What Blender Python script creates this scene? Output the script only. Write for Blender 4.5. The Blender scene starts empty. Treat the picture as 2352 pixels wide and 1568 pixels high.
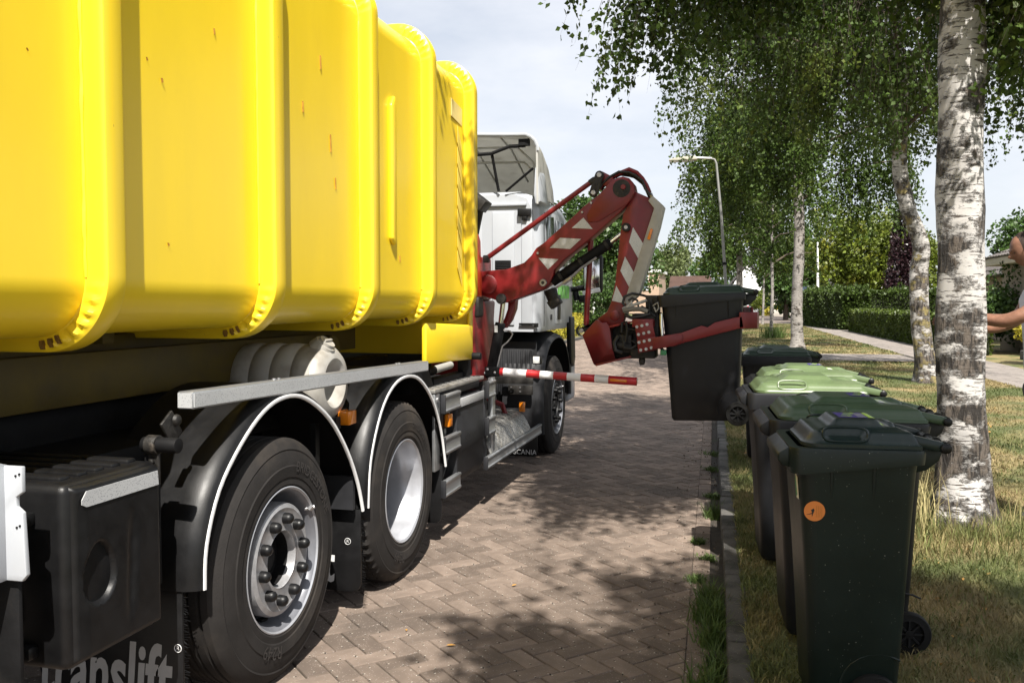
import bpy, bmesh, math, random
import numpy as np
from mathutils import Vector, Matrix, Euler
R = math.radians
random.seed(7); rng = np.random.default_rng(7)
scene = bpy.context.scene
col = scene.collection
# ------------------------------------------------------------------ camera
cam = bpy.data.cameras.new('camera'); cam_o = bpy.data.objects.new('camera', cam); col.objects.link(cam_o)
cam.sensor_width = 36.0; cam.lens = 36.0 * 2050 / 2352; cam.clip_start = 0.05; cam.clip_end = 3000
cam_o.location = (0, 0, 1.6)
cam_o.rotation_euler = (R(90 - 2.6256), 0, R(14.325))
scene.camera = cam_o
# ------------------------------------------------------------------ sky and sun
SUN_EL, SUN_X, SUN_Y = R(53), 0.37, -0.929          # direction towards the sun
world = bpy.data.worlds.new('World'); scene.world = world; world.use_nodes = True
nt = world.node_tree; nt.nodes.clear()
def wn(t, **k):
    n = nt.nodes.new(t)
    for a, v in k.items(): setattr(n, a, v)
    return n
sky = wn('ShaderNodeTexSky', sky_type='NISHITA', sun_disc=False)
sky.sun_elevation = SUN_EL; sky.sun_rotation = math.atan2(SUN_X, SUN_Y); sky.air_density = 1.0; sky.dust_density = 1.5; sky.ozone_density = 1.2
tc = wn('ShaderNodeTexCoord'); mp = wn('ShaderNodeMapping'); mp.inputs['Scale'].default_value = (1.0, 1.0, 2.6)
nz = wn('ShaderNodeTexNoise'); nz.inputs['Scale'].default_value = 2.3; nz.inputs['Detail'].default_value = 7; nz.inputs['Roughness'].default_value = 0.58
cr = wn('ShaderNodeValToRGB'); cr.color_ramp.elements[0].position = 0.36; cr.color_ramp.elements[1].position = 0.66
mx = wn('ShaderNodeMix', data_type='RGBA'); mx.inputs['B'].default_value = (8.2, 8.4, 8.9, 1)
cm = wn('ShaderNodeMath', operation='MULTIPLY_ADD'); cm.inputs[1].default_value = 0.42; cm.inputs[2].default_value = 0.54
bg = wn('ShaderNodeBackground'); bg.inputs['Strength'].default_value = 0.062
out = wn('ShaderNodeOutputWorld')
lk = nt.links.new
lk(tc.outputs['Generated'], mp.inputs['Vector']); lk(mp.outputs['Vector'], nz.inputs['Vector']); lk(nz.outputs['Fac'], cr.inputs['Fac'])
lk(cr.outputs['Color'], cm.inputs[0]); lk(cm.outputs[0], mx.inputs['Factor'])
lk(sky.outputs['Color'], mx.inputs['A']); lk(mx.outputs['Result'], bg.inputs['Color']); lk(bg.outputs['Background'], out.inputs['Surface'])
sun = bpy.data.lights.new('sun', 'SUN'); sun.energy = 5.0; sun.angle = R(0.53); sun.color = (1.0, 0.95, 0.87)
sun_o = bpy.data.objects.new('sun', sun); col.objects.link(sun_o)
sd = Vector((SUN_X * math.cos(SUN_EL), SUN_Y * math.cos(SUN_EL), math.sin(SUN_EL)))
sun_o.rotation_euler = sd.to_track_quat('Z', 'Y').to_euler(); sun_o.location = (8, -10, 20)
vs = scene.view_settings; vs.view_transform = 'Standard'; vs.look = 'None'; vs.exposure = 1.0; vs.gamma = 1.0
scene.cycles.max_bounces = 6; scene.cycles.transparent_max_bounces = 6; scene.cycles.use_denoising = True
# ------------------------------------------------------------------ helpers
ORG = {}
def tag(o, label=None, cat=None, group=None, kind=None):
    for k, v in (('label', label), ('category', cat), ('group', group), ('kind', kind)):
        if v: o[k] = v
    return o
def thing(name, loc, label=None, cat=None, group=None, rz=0):
    o = bpy.data.objects.new(name, None); o.empty_display_size = 0.2; col.objects.link(o)
    o.location = loc; o.rotation_euler = (0, 0, rz); ORG[o.name] = Vector(loc)
    return tag(o, label, cat, group)
class MB:
    """collects geometry for one mesh object (coordinates are the place's own)"""
    def __init__(s): s.v = []; s.f = []
    def add(s, vs_, fs):
        n = len(s.v); s.v += [tuple(p) for p in vs_]; s.f += [tuple(i + n for i in q) for q in fs]; return s
    def box(s, a, b):
        x0, y0, z0 = a; x1, y1, z1 = b
        x0, x1 = min(x0, x1), max(x0, x1); y0, y1 = min(y0, y1), max(y0, y1); z0, z1 = min(z0, z1), max(z0, z1)
        return s.add([(x0,y0,z0),(x1,y0,z0),(x1,y1,z0),(x0,y1,z0),(x0,y0,z1),(x1,y0,z1),(x1,y1,z1),(x0,y1,z1)],
                     [(0,3,2,1),(4,5,6,7),(0,1,5,4),(1,2,6,5),(2,3,7,6),(3,0,4,7)])
    def obox(s, c, size, rot=(0,0,0)):
        m = Euler(rot).to_matrix(); c = Vector(c); h = Vector(size) / 2
        k = [(-1,-1,-1),(1,-1,-1),(1,1,-1),(-1,1,-1),(-1,-1,1),(1,-1,1),(1,1,1),(-1,1,1)]
        return s.add([c + m @ Vector((a*h.x, b*h.y, d*h.z)) for a, b, d in k],
                     [(0,3,2,1),(4,5,6,7),(0,1,5,4),(1,2,6,5),(2,3,7,6),(3,0,4,7)])
    def prism(s, poly, axis, a, b):
        """poly: 2D points; axis 'x' -> (y,z), 'y' -> (x,z), 'z' -> (x,y)"""
        f = {'x': lambda p, t: (t, p[0], p[1]), 'y': lambda p, t: (p[0], t, p[1]), 'z': lambda p, t: (p[0], p[1], t)}[axis]
        n = len(poly); v = [f(p, a) for p in poly] + [f(p, b) for p in poly]
        return s.add(v, [tuple(range(n - 1, -1, -1)), tuple(range(n, 2*n))] + [(i, (i+1) % n, n + (i+1) % n, n + i) for i in range(n)])
    def tube(s, pts, r, n=8, cap=True):
        pts = [Vector(p) for p in pts]; m = len(pts)
        rr = r if isinstance(r, (list, tuple)) else [r] * m
        up = None; rings = []
        for i, p in enumerate(pts):
            d = (pts[min(i+1, m-1)] - pts[max(i-1, 0)]).normalized()
            if up is None: up = d.orthogonal().normalized()
            up = (up - d * up.dot(d)); up = up.normalized() if up.length > 1e-6 else d.orthogonal().normalized()
            w = d.cross(up)
            rings += [p + (up * math.cos(2*math.pi*k/n) + w * math.sin(2*math.pi*k/n)) * rr[i] for k in range(n)]
        f = [(i*n + k, i*n + (k+1) % n, (i+1)*n + (k+1) % n, (i+1)*n + k) for i in range(m-1) for k in range(n)]
        if cap: f += [tuple(range(n-1, -1, -1)), tuple((m-1)*n + k for k in range(n))]
        return s.add(rings, f)
    def lathe(s, prof, c, axis='x', n=48, a0=0, a1=2*math.pi, rmod=None):
        """prof: (r, t) along the axis"""
        full = abs(a1 - a0 - 2*math.pi) < 1e-6; cnt = n if full else n + 1; v = []
        for k in range(cnt):
            a = a0 + (a1 - a0) * k / n; ca, sa = math.cos(a), math.sin(a)
            for j, (r, t) in enumerate(prof):
                if rmod: r = rmod(j, k, r)
                if axis == 'x': v.append((c[0] + t, c[1] + r*ca, c[2] + r*sa))
                elif axis == 'y': v.append((c[0] + r*ca, c[1] + t, c[2] + r*sa))
                else: v.append((c[0] + r*ca, c[1] + r*sa, c[2] + t))
        m = len(prof)
        f = [(k*m + j, k*m + j + 1, ((k+1) % cnt)*m + j + 1, ((k+1) % cnt)*m + j) for k in range(n) for j in range(m-1)]
        return s.add(v, f)
    def grid(s, nu, nv, fn):
        v = [fn(i / (nu-1), j / (nv-1)) for i in range(nu) for j in range(nv)]
        return s.add(v, [(i*nv + j, (i+1)*nv + j, (i+1)*nv + j + 1, i*nv + j + 1) for i in range(nu-1) for j in range(nv-1)])
    def build(s, name, mat, parent=None, bevel=0, seg=2, smooth=40, loc=None, solid=0, label=None):
        org = ORG[parent.name] if parent is not None else Vector(loc or (0, 0, 0))
        me = bpy.data.meshes.new(name); bm = bmesh.new()
        vv = [bm.verts.new(Vector(p) - org) for p in s.v]
        for q in s.f:
            try: bm.faces.new([vv[i] for i in q])
            except ValueError: pass
        bm.normal_update()
        if solid:
            bmesh.ops.recalc_face_normals(bm, faces=bm.faces[:])
            bmesh.ops.solidify(bm, geom=bm.faces[:], thickness=solid)
        if bevel:
            bmesh.ops.remove_doubles(bm, verts=bm.verts[:], dist=1e-5)
            bmesh.ops.recalc_face_normals(bm, faces=bm.faces[:])
            ed = [e for e in bm.edges if len(e.link_faces) == 2 and e.calc_face_angle(0) > R(32)]
            if ed: bmesh.ops.bevel(bm, geom=ed, offset=bevel, segments=seg, profile=0.5, affect='EDGES', clamp_overlap=True)
        bmesh.ops.recalc_face_normals(bm, faces=bm.faces[:])
        bm.to_mesh(me); bm.free()
        me.materials.append(mat)
        if smooth: 
            me.polygons.foreach_set('use_smooth', [True] * len(me.polygons)); me.set_sharp_from_angle(angle=R(smooth))
        o = bpy.data.objects.new(name, me); col.objects.link(o)
        if parent is not None: o.parent = parent
        else: o.location = org
        ORG[o.name] = org
        if label: o['label'] = label
        return o
def npmesh(name, V, F, mat, parent=None, loc=(0,0,0), smooth=False):
    """fast mesh from numpy arrays (F: (n,3) or (n,4))"""
    org = ORG[parent.name] if parent is not None else Vector(loc)
    V = np.asarray(V, dtype=np.float32) - np.array(org, dtype=np.float32); F = np.asarray(F, dtype=np.int32)
    me = bpy.data.meshes.new(name); k = F.shape[1]
    me.vertices.add(len(V)); me.vertices.foreach_set('co', V.ravel())
    me.loops.add(F.size); me.loops.foreach_set('vertex_index', F.ravel())
    me.polygons.add(len(F)); me.polygons.foreach_set('loop_start', np.arange(0, F.size, k, dtype=np.int32))
    me.update(calc_edges=True); me.validate()
    if smooth: me.polygons.foreach_set('use_smooth', np.ones(len(F), dtype=bool))
    me.materials.append(mat)
    o = bpy.data.objects.new(name, me); col.objects.link(o)
    if parent is not None: o.parent = parent
    else: o.location = org
    ORG[o.name] = org
    return o
def copy_tree(o, parent=None):
    c = o.copy(); col.objects.link(c); c.parent = parent
    for ch in list(o.children): copy_tree(ch, c)
    return c
def text_geo(txt, size, shear=0.0, bold=0.0):
    cu = bpy.data.curves.new('lettering', 'FONT'); cu.body = txt; cu.size = size; cu.shear = shear; cu.offset = bold; cu.align_x = 'CENTER'; cu.align_y = 'CENTER'; cu.resolution_u = 3
    ob = bpy.data.objects.new('lettering', cu); col.objects.link(ob)
    dg = bpy.context.evaluated_depsgraph_get(); dg.update()
    me = bpy.data.meshes.new_from_object(ob.evaluated_get(dg))
    v = [tuple(p.co) for p in me.vertices]; f = [tuple(p.vertices) for p in me.polygons]
    bpy.data.objects.remove(ob); bpy.data.curves.remove(cu); bpy.data.meshes.remove(me)
    return v, f
def put_text(name, txt, size, fn, mat, parent, shear=0.0, bold=0.0):
    v, f = text_geo(txt, size, shear, bold)
    mb = MB(); mb.add([fn(p[0], p[1]) for p in v], f)
    return mb.build(name, mat, parent, smooth=0)
# ------------------------------------------------------------------ materials
MATS = {}
def M(name, c, rough=0.5, metal=0.0, var=0.12, vs=6.0, bump=0.0, bs=80.0, c2=None, c2pos=(0.52, 0.68), c2s=3.0, island=0.0, obj=0.0,
      transl=0.0, coat=0.0, spec=0.5, emit=None, stretch=(1,1,1), rvar=0.1, specks=None, pos=False):
    m = bpy.data.materials.new(name); m.use_nodes = True; t = m.node_tree; t.nodes.clear(); L = t.links.new
    def N(k, **kw):
        n = t.nodes.new(k)
        for a, b in kw.items(): setattr(n, a, b)
        return n
    o = N('ShaderNodeOutputMaterial'); p = N('ShaderNodeBsdfPrincipled')
    p.inputs['Roughness'].default_value = rough; p.inputs['Metallic'].default_value = metal
    p.inputs['Specular IOR Level'].default_value = spec; p.inputs['Coat Weight'].default_value = coat; p.inputs['Coat Roughness'].default_value = 0.15
    tcn = N('ShaderNodeTexCoord'); mpn = N('ShaderNodeMapping'); mpn.inputs['Scale'].default_value = stretch; L(tcn.outputs['Object'], mpn.inputs['Vector']); vec = mpn.outputs['Vector']
    def noise(sc, d=5):
        n = N('ShaderNodeTexNoise'); n.inputs['Scale'].default_value = sc; n.inputs['Detail'].default_value = d; n.inputs['Roughness'].default_value = 0.6; L(vec, n.inputs['Vector']); return n
    n1 = noise(vs)
    h = N('ShaderNodeHueSaturation'); h.inputs['Color'].default_value = (*c, 1)
    mr = N('ShaderNodeMapRange'); mr.inputs['From Min'].default_value = 0.3; mr.inputs['From Max'].default_value = 0.7
    mr.inputs['To Min'].default_value = 1 - var; mr.inputs['To Max'].default_value = 1 + var
    L(n1.outputs['Fac'], mr.inputs['Value']); val = mr.outputs['Result']
    def mul(a, sock, amt):
        q = N('ShaderNodeMapRange'); q.inputs['To Min'].default_value = 1 - amt; q.inputs['To Max'].default_value = 1 + amt; L(sock, q.inputs['Value'])
        w = N('ShaderNodeMath', operation='MULTIPLY'); L(a, w.inputs[0]); L(q.outputs['Result'], w.inputs[1]); return w.outputs[0]
    if island: val = mul(val, N('ShaderNodeNewGeometry').outputs['Random Per Island'], island)
    if obj: val = mul(val, N('ShaderNodeObjectInfo').outputs['Random'], obj)
    L(val, h.inputs['Value']); cs = h.outputs['Color']
    if c2 is not None:
        n2 = noise(c2s, 6)
        if pos: L(N('ShaderNodeNewGeometry').outputs['Position'], n2.inputs['Vector'])
        r2 = N('ShaderNodeMapRange', interpolation_type='SMOOTHSTEP'); r2.inputs['From Min'].default_value = c2pos[0]; r2.inputs['From Max'].default_value = c2pos[1]
        L(n2.outputs['Fac'], r2.inputs['Value']); mxx = N('ShaderNodeMix', data_type='RGBA'); mxx.inputs['B'].default_value = (*c2, 1)
        L(r2.outputs['Result'], mxx.inputs['Factor']); L(cs, mxx.inputs['A']); cs = mxx.outputs['Result']
    for sp in (specks or []):           # (scale, threshold, colour)
        vo = N('ShaderNodeTexVoronoi'); vo.inputs['Scale'].default_value = sp[0]; L(vec, vo.inputs['Vector'])
        # only some cells carry a speck
        sep = N('ShaderNodeSeparateColor'); L(vo.outputs['Color'], sep.inputs['Color'])
        a = N('ShaderNodeMath', operation='LESS_THAN'); a.inputs[1].default_value = sp[1]; L(vo.outputs['Distance'], a.inputs[0])
        b = N('ShaderNodeMath', operation='LESS_THAN'); b.inputs[1].default_value = sp[3] if len(sp) > 3 else 0.5; L(sep.outputs['Red'], b.inputs[0])
        ab = N('ShaderNodeMath', operation='MULTIPLY'); L(a.outputs[0], ab.inputs[0]); L(b.outputs[0], ab.inputs[1])
        mxx = N('ShaderNodeMix', data_type='RGBA'); mxx.inputs['B'].default_value = (*sp[2], 1); L(ab.outputs[0], mxx.inputs['Factor']); L(cs, mxx.inputs['A']); cs = mxx.outputs['Result']
    L(cs, p.inputs['Base Color'])
    if rvar:
        q = N('ShaderNodeMapRange'); q.inputs['To Min'].default_value = max(0.02, rough - rvar); q.inputs['To Max'].default_value = min(1, rough + rvar)
        L(n1.outputs['Fac'], q.inputs['Value']); L(q.outputs['Result'], p.inputs['Roughness'])
    if bump:
        nb = noise(bs, 4); bp = N('ShaderNodeBump'); bp.inputs['Strength'].default_value = bump; bp.inputs['Distance'].default_value = 0.01
        L(nb.outputs['Fac'], bp.inputs['Height']); L(bp.outputs['Normal'], p.inputs['Normal'])
    if emit: p.inputs['Emission Color'].default_value = (*emit[0], 1); p.inputs['Emission Strength'].default_value = emit[1]
    sh = p.outputs['BSDF']
    if transl:
        tr = N('ShaderNodeBsdfTranslucent'); L(cs, tr.inputs['Color']); ms = N('ShaderNodeMixShader'); ms.inputs['Fac'].default_value = transl
        L(sh, ms.inputs[1]); L(tr.outputs['BSDF'], ms.inputs[2]); sh = ms.outputs['Shader']
    L(sh, o.inputs['Surface']); MATS[name] = m
    return m
yellow = M('yellow_paint', (0.85, 0.61, 0.020), 0.36, var=0.05, vs=1.6, coat=0.2, bump=0.09, bs=1.4, c2=(0.72, 0.47, 0.03), c2pos=(0.60, 0.95), c2s=2.0, stretch=(1.6, 1.6, 0.45), rvar=0.14, specks=[(26, 0.05, (0.45, 0.26, 0.02), 0.08)])
yellow_shaded = M('shaded_yellow_paint', (0.075, 0.052, 0.004), 0.6, var=0.3, vs=5, c2=(0.06, 0.04, 0.015), c2pos=(0.5, 0.75), c2s=6, bump=0.1)  # container yellow darkened: shade under the container put into the colour
pale_yellow = M('pale_yellow_tape', (0.86, 0.66, 0.12), 0.4, var=0.05)
rust_d = M('dark_rust', (0.15, 0.075, 0.008), 0.85, var=0.5, vs=40)
rust = M('rust_mark', (0.34, 0.17, 0.02), 0.8, var=0.4, vs=30)
black_pl = M('black_plastic', (0.0055, 0.0055, 0.006), 0.42, spec=0.35, var=0.25, vs=14, bump=0.05, bs=240, rvar=0.14)
dark_pl = M('charcoal_plastic', (0.018, 0.0185, 0.021), 0.55, spec=0.35, var=0.2, vs=10, bump=0.05, bs=200)
black_mt = M('black_metal', (0.005, 0.005, 0.0055), 0.65, spec=0.2, var=0.5, vs=12, bump=0.1, bs=60, c2=(0.018, 0.015, 0.013), c2pos=(0.6, 0.8), c2s=7)
grime = M('greasy_metal', (0.022, 0.020, 0.018), 0.55, metal=0.3, var=0.6, vs=20, bump=0.3, bs=70, c2=(0.09, 0.075, 0.06), c2pos=(0.6, 0.75), c2s=14)
tyre_m = M('tyre_rubber', (0.019, 0.017, 0.016), 0.8, spec=0.3, var=0.25, vs=9, bump=0.12, bs=120, c2=(0.055, 0.045, 0.036), c2pos=(0.48, 0.78), c2s=3)
tyre_txt = M('tyre_lettering', (0.034, 0.030, 0.028), 0.75, var=0.1)
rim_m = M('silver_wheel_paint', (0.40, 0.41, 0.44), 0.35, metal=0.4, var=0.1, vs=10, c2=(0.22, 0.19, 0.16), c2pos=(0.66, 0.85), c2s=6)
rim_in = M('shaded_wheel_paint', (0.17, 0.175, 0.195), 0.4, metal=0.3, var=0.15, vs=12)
ring_m = M('wheel_ring_paint', (0.34, 0.34, 0.35), 0.38, metal=0.4, var=0.15, vs=30, bump=0.02)
alu = M('aluminium', (0.40, 0.41, 0.42), 0.38, metal=0.75, var=0.12, vs=20, stretch=(1, 0.15, 1), c2=(0.25, 0.24, 0.23), c2pos=(0.62, 0.8), c2s=8)
checker = M('checker_plate', (0.38, 0.37, 0.35), 0.42, metal=0.7, var=0.25, vs=12, c2=(0.22, 0.19, 0.14), c2pos=(0.55, 0.75), c2s=9)
steel = M('steel', (0.45, 0.45, 0.46), 0.4, metal=0.9, var=0.2, vs=20)
chrome = M('chrome_rod', (0.8, 0.8, 0.82), 0.12, metal=1, var=0.03)
white = M('white_paint', (0.40, 0.42, 0.45), 0.35, var=0.04, vs=3, coat=0.3, c2=(0.42, 0.41, 0.39), c2pos=(0.62, 0.9), c2s=3)
white_in = M('white_fibreglass', (0.60, 0.595, 0.56), 0.6, transl=0.4, var=0.08, vs=6, c2=(0.36, 0.34, 0.30), c2pos=(0.55, 0.85), c2s=5)
white_ed = M('white_edge_strip', (0.82, 0.82, 0.82), 0.4, var=0.05)
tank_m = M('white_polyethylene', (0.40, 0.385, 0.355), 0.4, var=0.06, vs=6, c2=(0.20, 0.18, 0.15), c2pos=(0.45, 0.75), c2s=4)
red = M('red_paint', (0.175, 0.0085, 0.010), 0.42, var=0.2, vs=5, bump=0.04, bs=40, c2=(0.10, 0.008, 0.008), c2pos=(0.5, 0.8), c2s=4, coat=0.1)
red_bar = M('red_tape', (0.50, 0.02, 0.025), 0.35, var=0.08)
red_hot = M('orange_red_paint', (0.62, 0.07, 0.02), 0.35, var=0.1)
trim_m = M('cream_steel_paint', (0.38, 0.37, 0.34), 0.5, var=0.12, vs=10, c2=(0.22, 0.18, 0.14), c2pos=(0.66, 0.8), c2s=9)
amber = M('amber_lens', (0.75, 0.22, 0.01), 0.2, var=0.1, vs=40, coat=0.5)
lens_m = M('lamp_lens', (0.7, 0.7, 0.68), 0.12, var=0.3, vs=60, coat=0.6)
tape_w = M('white_reflective_tape', (0.52, 0.53, 0.54), 0.32, metal=0.25, var=0.06, vs=3, specks=[(150, 0.28, (0.30, 0.31, 0.33), 1.0)], c2=(0.35, 0.34, 0.33), c2pos=(0.66, 0.8), c2s=12)
glass_m = M('dark_window_glass', (0.03, 0.04, 0.035), 0.05, var=0.1, coat=1.0, spec=0.8)
green_pr = M('green_print', (0.12, 0.40, 0.05), 0.5, var=0.1)
black_pr = M('black_print', (0.02, 0.02, 0.02), 0.5, var=0.1)
grey_pr = M('grey_white_print', (0.62, 0.62, 0.62), 0.5, var=0.06)
hose_m = M('hydraulic_hose', (0.018, 0.018, 0.018), 0.5, var=0.3, vs=30)
bin_dk = M('charcoal_bin_plastic', (0.012, 0.0125, 0.0145), 0.42, spec=0.35, var=0.18, vs=5, bump=0.04, bs=180, c2=(0.024, 0.024, 0.024), c2pos=(0.55, 0.8), c2s=4, rvar=0.12)
bin_gr = M('dark_green_bin_plastic', (0.006, 0.0125, 0.0105), 0.40, spec=0.35, var=0.2, vs=5, bump=0.04, bs=180, specks=[(45, 0.07, (0.25, 0.25, 0.22), 0.35), (90, 0.10, (0.12, 0.12, 0.11), 0.25)], rvar=0.12)
lid_dk = M('blackish_green_lid_plastic', (0.009, 0.019, 0.018), 0.34, spec=0.4, var=0.15, vs=6, bump=0.03, bs=160, c2=(0.045, 0.052, 0.046), c2pos=(0.5, 0.75), c2s=5, specks=[(50, 0.06, (0.3, 0.3, 0.26), 0.3)], rvar=0.1)
lid_md = M('mid_green_lid_plastic', (0.046, 0.080, 0.042), 0.36, var=0.15, vs=6, bump=0.03, bs=160, c2=(0.055, 0.07, 0.048), c2pos=(0.52, 0.8), c2s=4, rvar=0.1)
lid_lt = M('light_green_lid_plastic', (0.105, 0.148, 0.066), 0.36, var=0.12, vs=6, bump=0.03, bs=160, c2=(0.135, 0.16, 0.095), c2pos=(0.52, 0.8), c2s=4, rvar=0.1)
lid_gd = M('forest_green_lid_plastic', (0.018, 0.038, 0.023), 0.35, var=0.15, vs=6, bump=0.03, bs=160, rvar=0.1)
purple = M('purple_sticker', (0.06, 0.035, 0.24), 0.4, var=0.08)
lime = M('lime_sticker', (0.42, 0.62, 0.09), 0.4, var=0.05)
orange_s = M('orange_sticker', (0.70, 0.22, 0.045), 0.5, var=0.06)
green_s = M('green_sticker', (0.06, 0.28, 0.12), 0.45, var=0.05)
paper = M('white_sticker', (0.68, 0.69, 0.66), 0.5, var=0.06)
brick_m = M('concrete_paver', (0.158, 0.122, 0.098), 0.88, spec=0.3, var=0.18, vs=9, obj=0.28, island=0.28, bump=0.55, bs=130, specks=[(62, 0.27, (0.40, 0.36, 0.31), 0.13), (55, 0.24, (0.035, 0.03, 0.026), 0.10), (130, 0.28, (0.27, 0.235, 0.21), 0.25)], c2=(0.100, 0.080, 0.066), c2pos=(0.5, 0.75), c2s=0.9, pos=True)
road_far = M('distant_paving', (0.165, 0.132, 0.112), 0.85, var=0.12, vs=3, bump=0.3, bs=40, c2=(0.115, 0.096, 0.086), c2pos=(0.5, 0.75), c2s=0.5)
joint_m = M('sandy_joint', (0.040, 0.033, 0.026), 0.95, var=0.4, vs=18, bump=0.6, bs=160, c2=(0.035, 0.04, 0.018), c2pos=(0.55, 0.7), c2s=3)
kerb_m = M('kerb_concrete', (0.085, 0.08, 0.073), 0.9, var=0.3, vs=7, bump=0.6, bs=90, obj=0.15, c2=(0.032, 0.032, 0.027), c2pos=(0.45, 0.68), c2s=6, specks=[(120, 0.2, (0.28, 0.26, 0.23), 0.15)])
tile_m = M('path_tile', (0.215, 0.188, 0.168), 0.88, var=0.15, vs=6, obj=0.15, island=0.15, bump=0.3, bs=90, c2=(0.16, 0.145, 0.128), c2pos=(0.5, 0.75), c2s=1.5)
grass_g = M('dry_lawn', (0.255, 0.195, 0.09), 0.95, var=0.25, vs=3.0, bump=0.9, bs=140, c2=(0.085, 0.10, 0.03), c2pos=(0.38, 0.60), c2s=0.8)
blade_m = M('grass_blades', (0.275, 0.215, 0.10), 0.7, var=0.2, vs=3.0, island=0.35, transl=0.25, c2=(0.090, 0.115, 0.03), c2pos=(0.37, 0.60), c2s=0.8)
blade_gn = M('green_grass_blades', (0.085, 0.135, 0.030), 0.6, var=0.2, vs=5, island=0.4, transl=0.3, c2=(0.26, 0.24, 0.09), c2pos=(0.58, 0.75), c2s=6)
blade_ol = M('olive_grass_blades', (0.13, 0.15, 0.045), 0.7, var=0.2, vs=5, island=0.4, transl=0.25, c2=(0.33, 0.27, 0.12), c2pos=(0.45, 0.65), c2s=4)
seed_m = M('grass_seed_heads', (0.42, 0.36, 0.17), 0.8, var=0.2, vs=20, island=0.2, transl=0.2)
leaf_birch = M('birch_leaf', (0.044, 0.076, 0.011), 0.55, spec=0.3, var=0.25, vs=1.2, island=0.45, transl=0.30, c2=(0.14, 0.165, 0.024), c2pos=(0.5, 0.75), c2s=0.7)
leaf_dark = M('lime_tree_leaf', (0.050, 0.098, 0.018), 0.5, var=0.3, vs=0.6, island=0.4, transl=0.3)
leaf_yel = M('yellow_green_leaf', (0.125, 0.165, 0.018), 0.5, var=0.3, vs=0.8, island=0.4, transl=0.3, c2=(0.21, 0.21, 0.02), c2pos=(0.5, 0.7), c2s=0.7)
leaf_gold = M('golden_shrub_leaf', (0.40, 0.34, 0.03), 0.5, var=0.25, vs=2, island=0.35, transl=0.3, c2=(0.12, 0.18, 0.02), c2pos=(0.5, 0.7), c2s=1.5)
leaf_cop = M('copper_leaf', (0.032, 0.014, 0.018), 0.4, var=0.3, vs=1.5, island=0.5, transl=0.2)
leaf_hedge = M('hedge_leaf', (0.052, 0.085, 0.014), 0.5, var=0.25, vs=1.5, island=0.45, transl=0.22)
leaf_boxh = M('clipped_hedge_leaf', (0.062, 0.095, 0.010), 0.5, var=0.25, vs=2, island=0.4, transl=0.22, c2=(0.14, 0.17, 0.02), c2pos=(0.55, 0.75), c2s=2)
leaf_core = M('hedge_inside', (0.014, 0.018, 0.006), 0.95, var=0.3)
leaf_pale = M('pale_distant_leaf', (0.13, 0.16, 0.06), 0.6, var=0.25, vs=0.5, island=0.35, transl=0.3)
twig_m = M('birch_twig', (0.055, 0.038, 0.028), 0.8, var=0.3, vs=10)
bark_m = M('tree_bark', (0.085, 0.065, 0.05), 0.9, var=0.4, vs=8, bump=0.7, bs=30)
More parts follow.
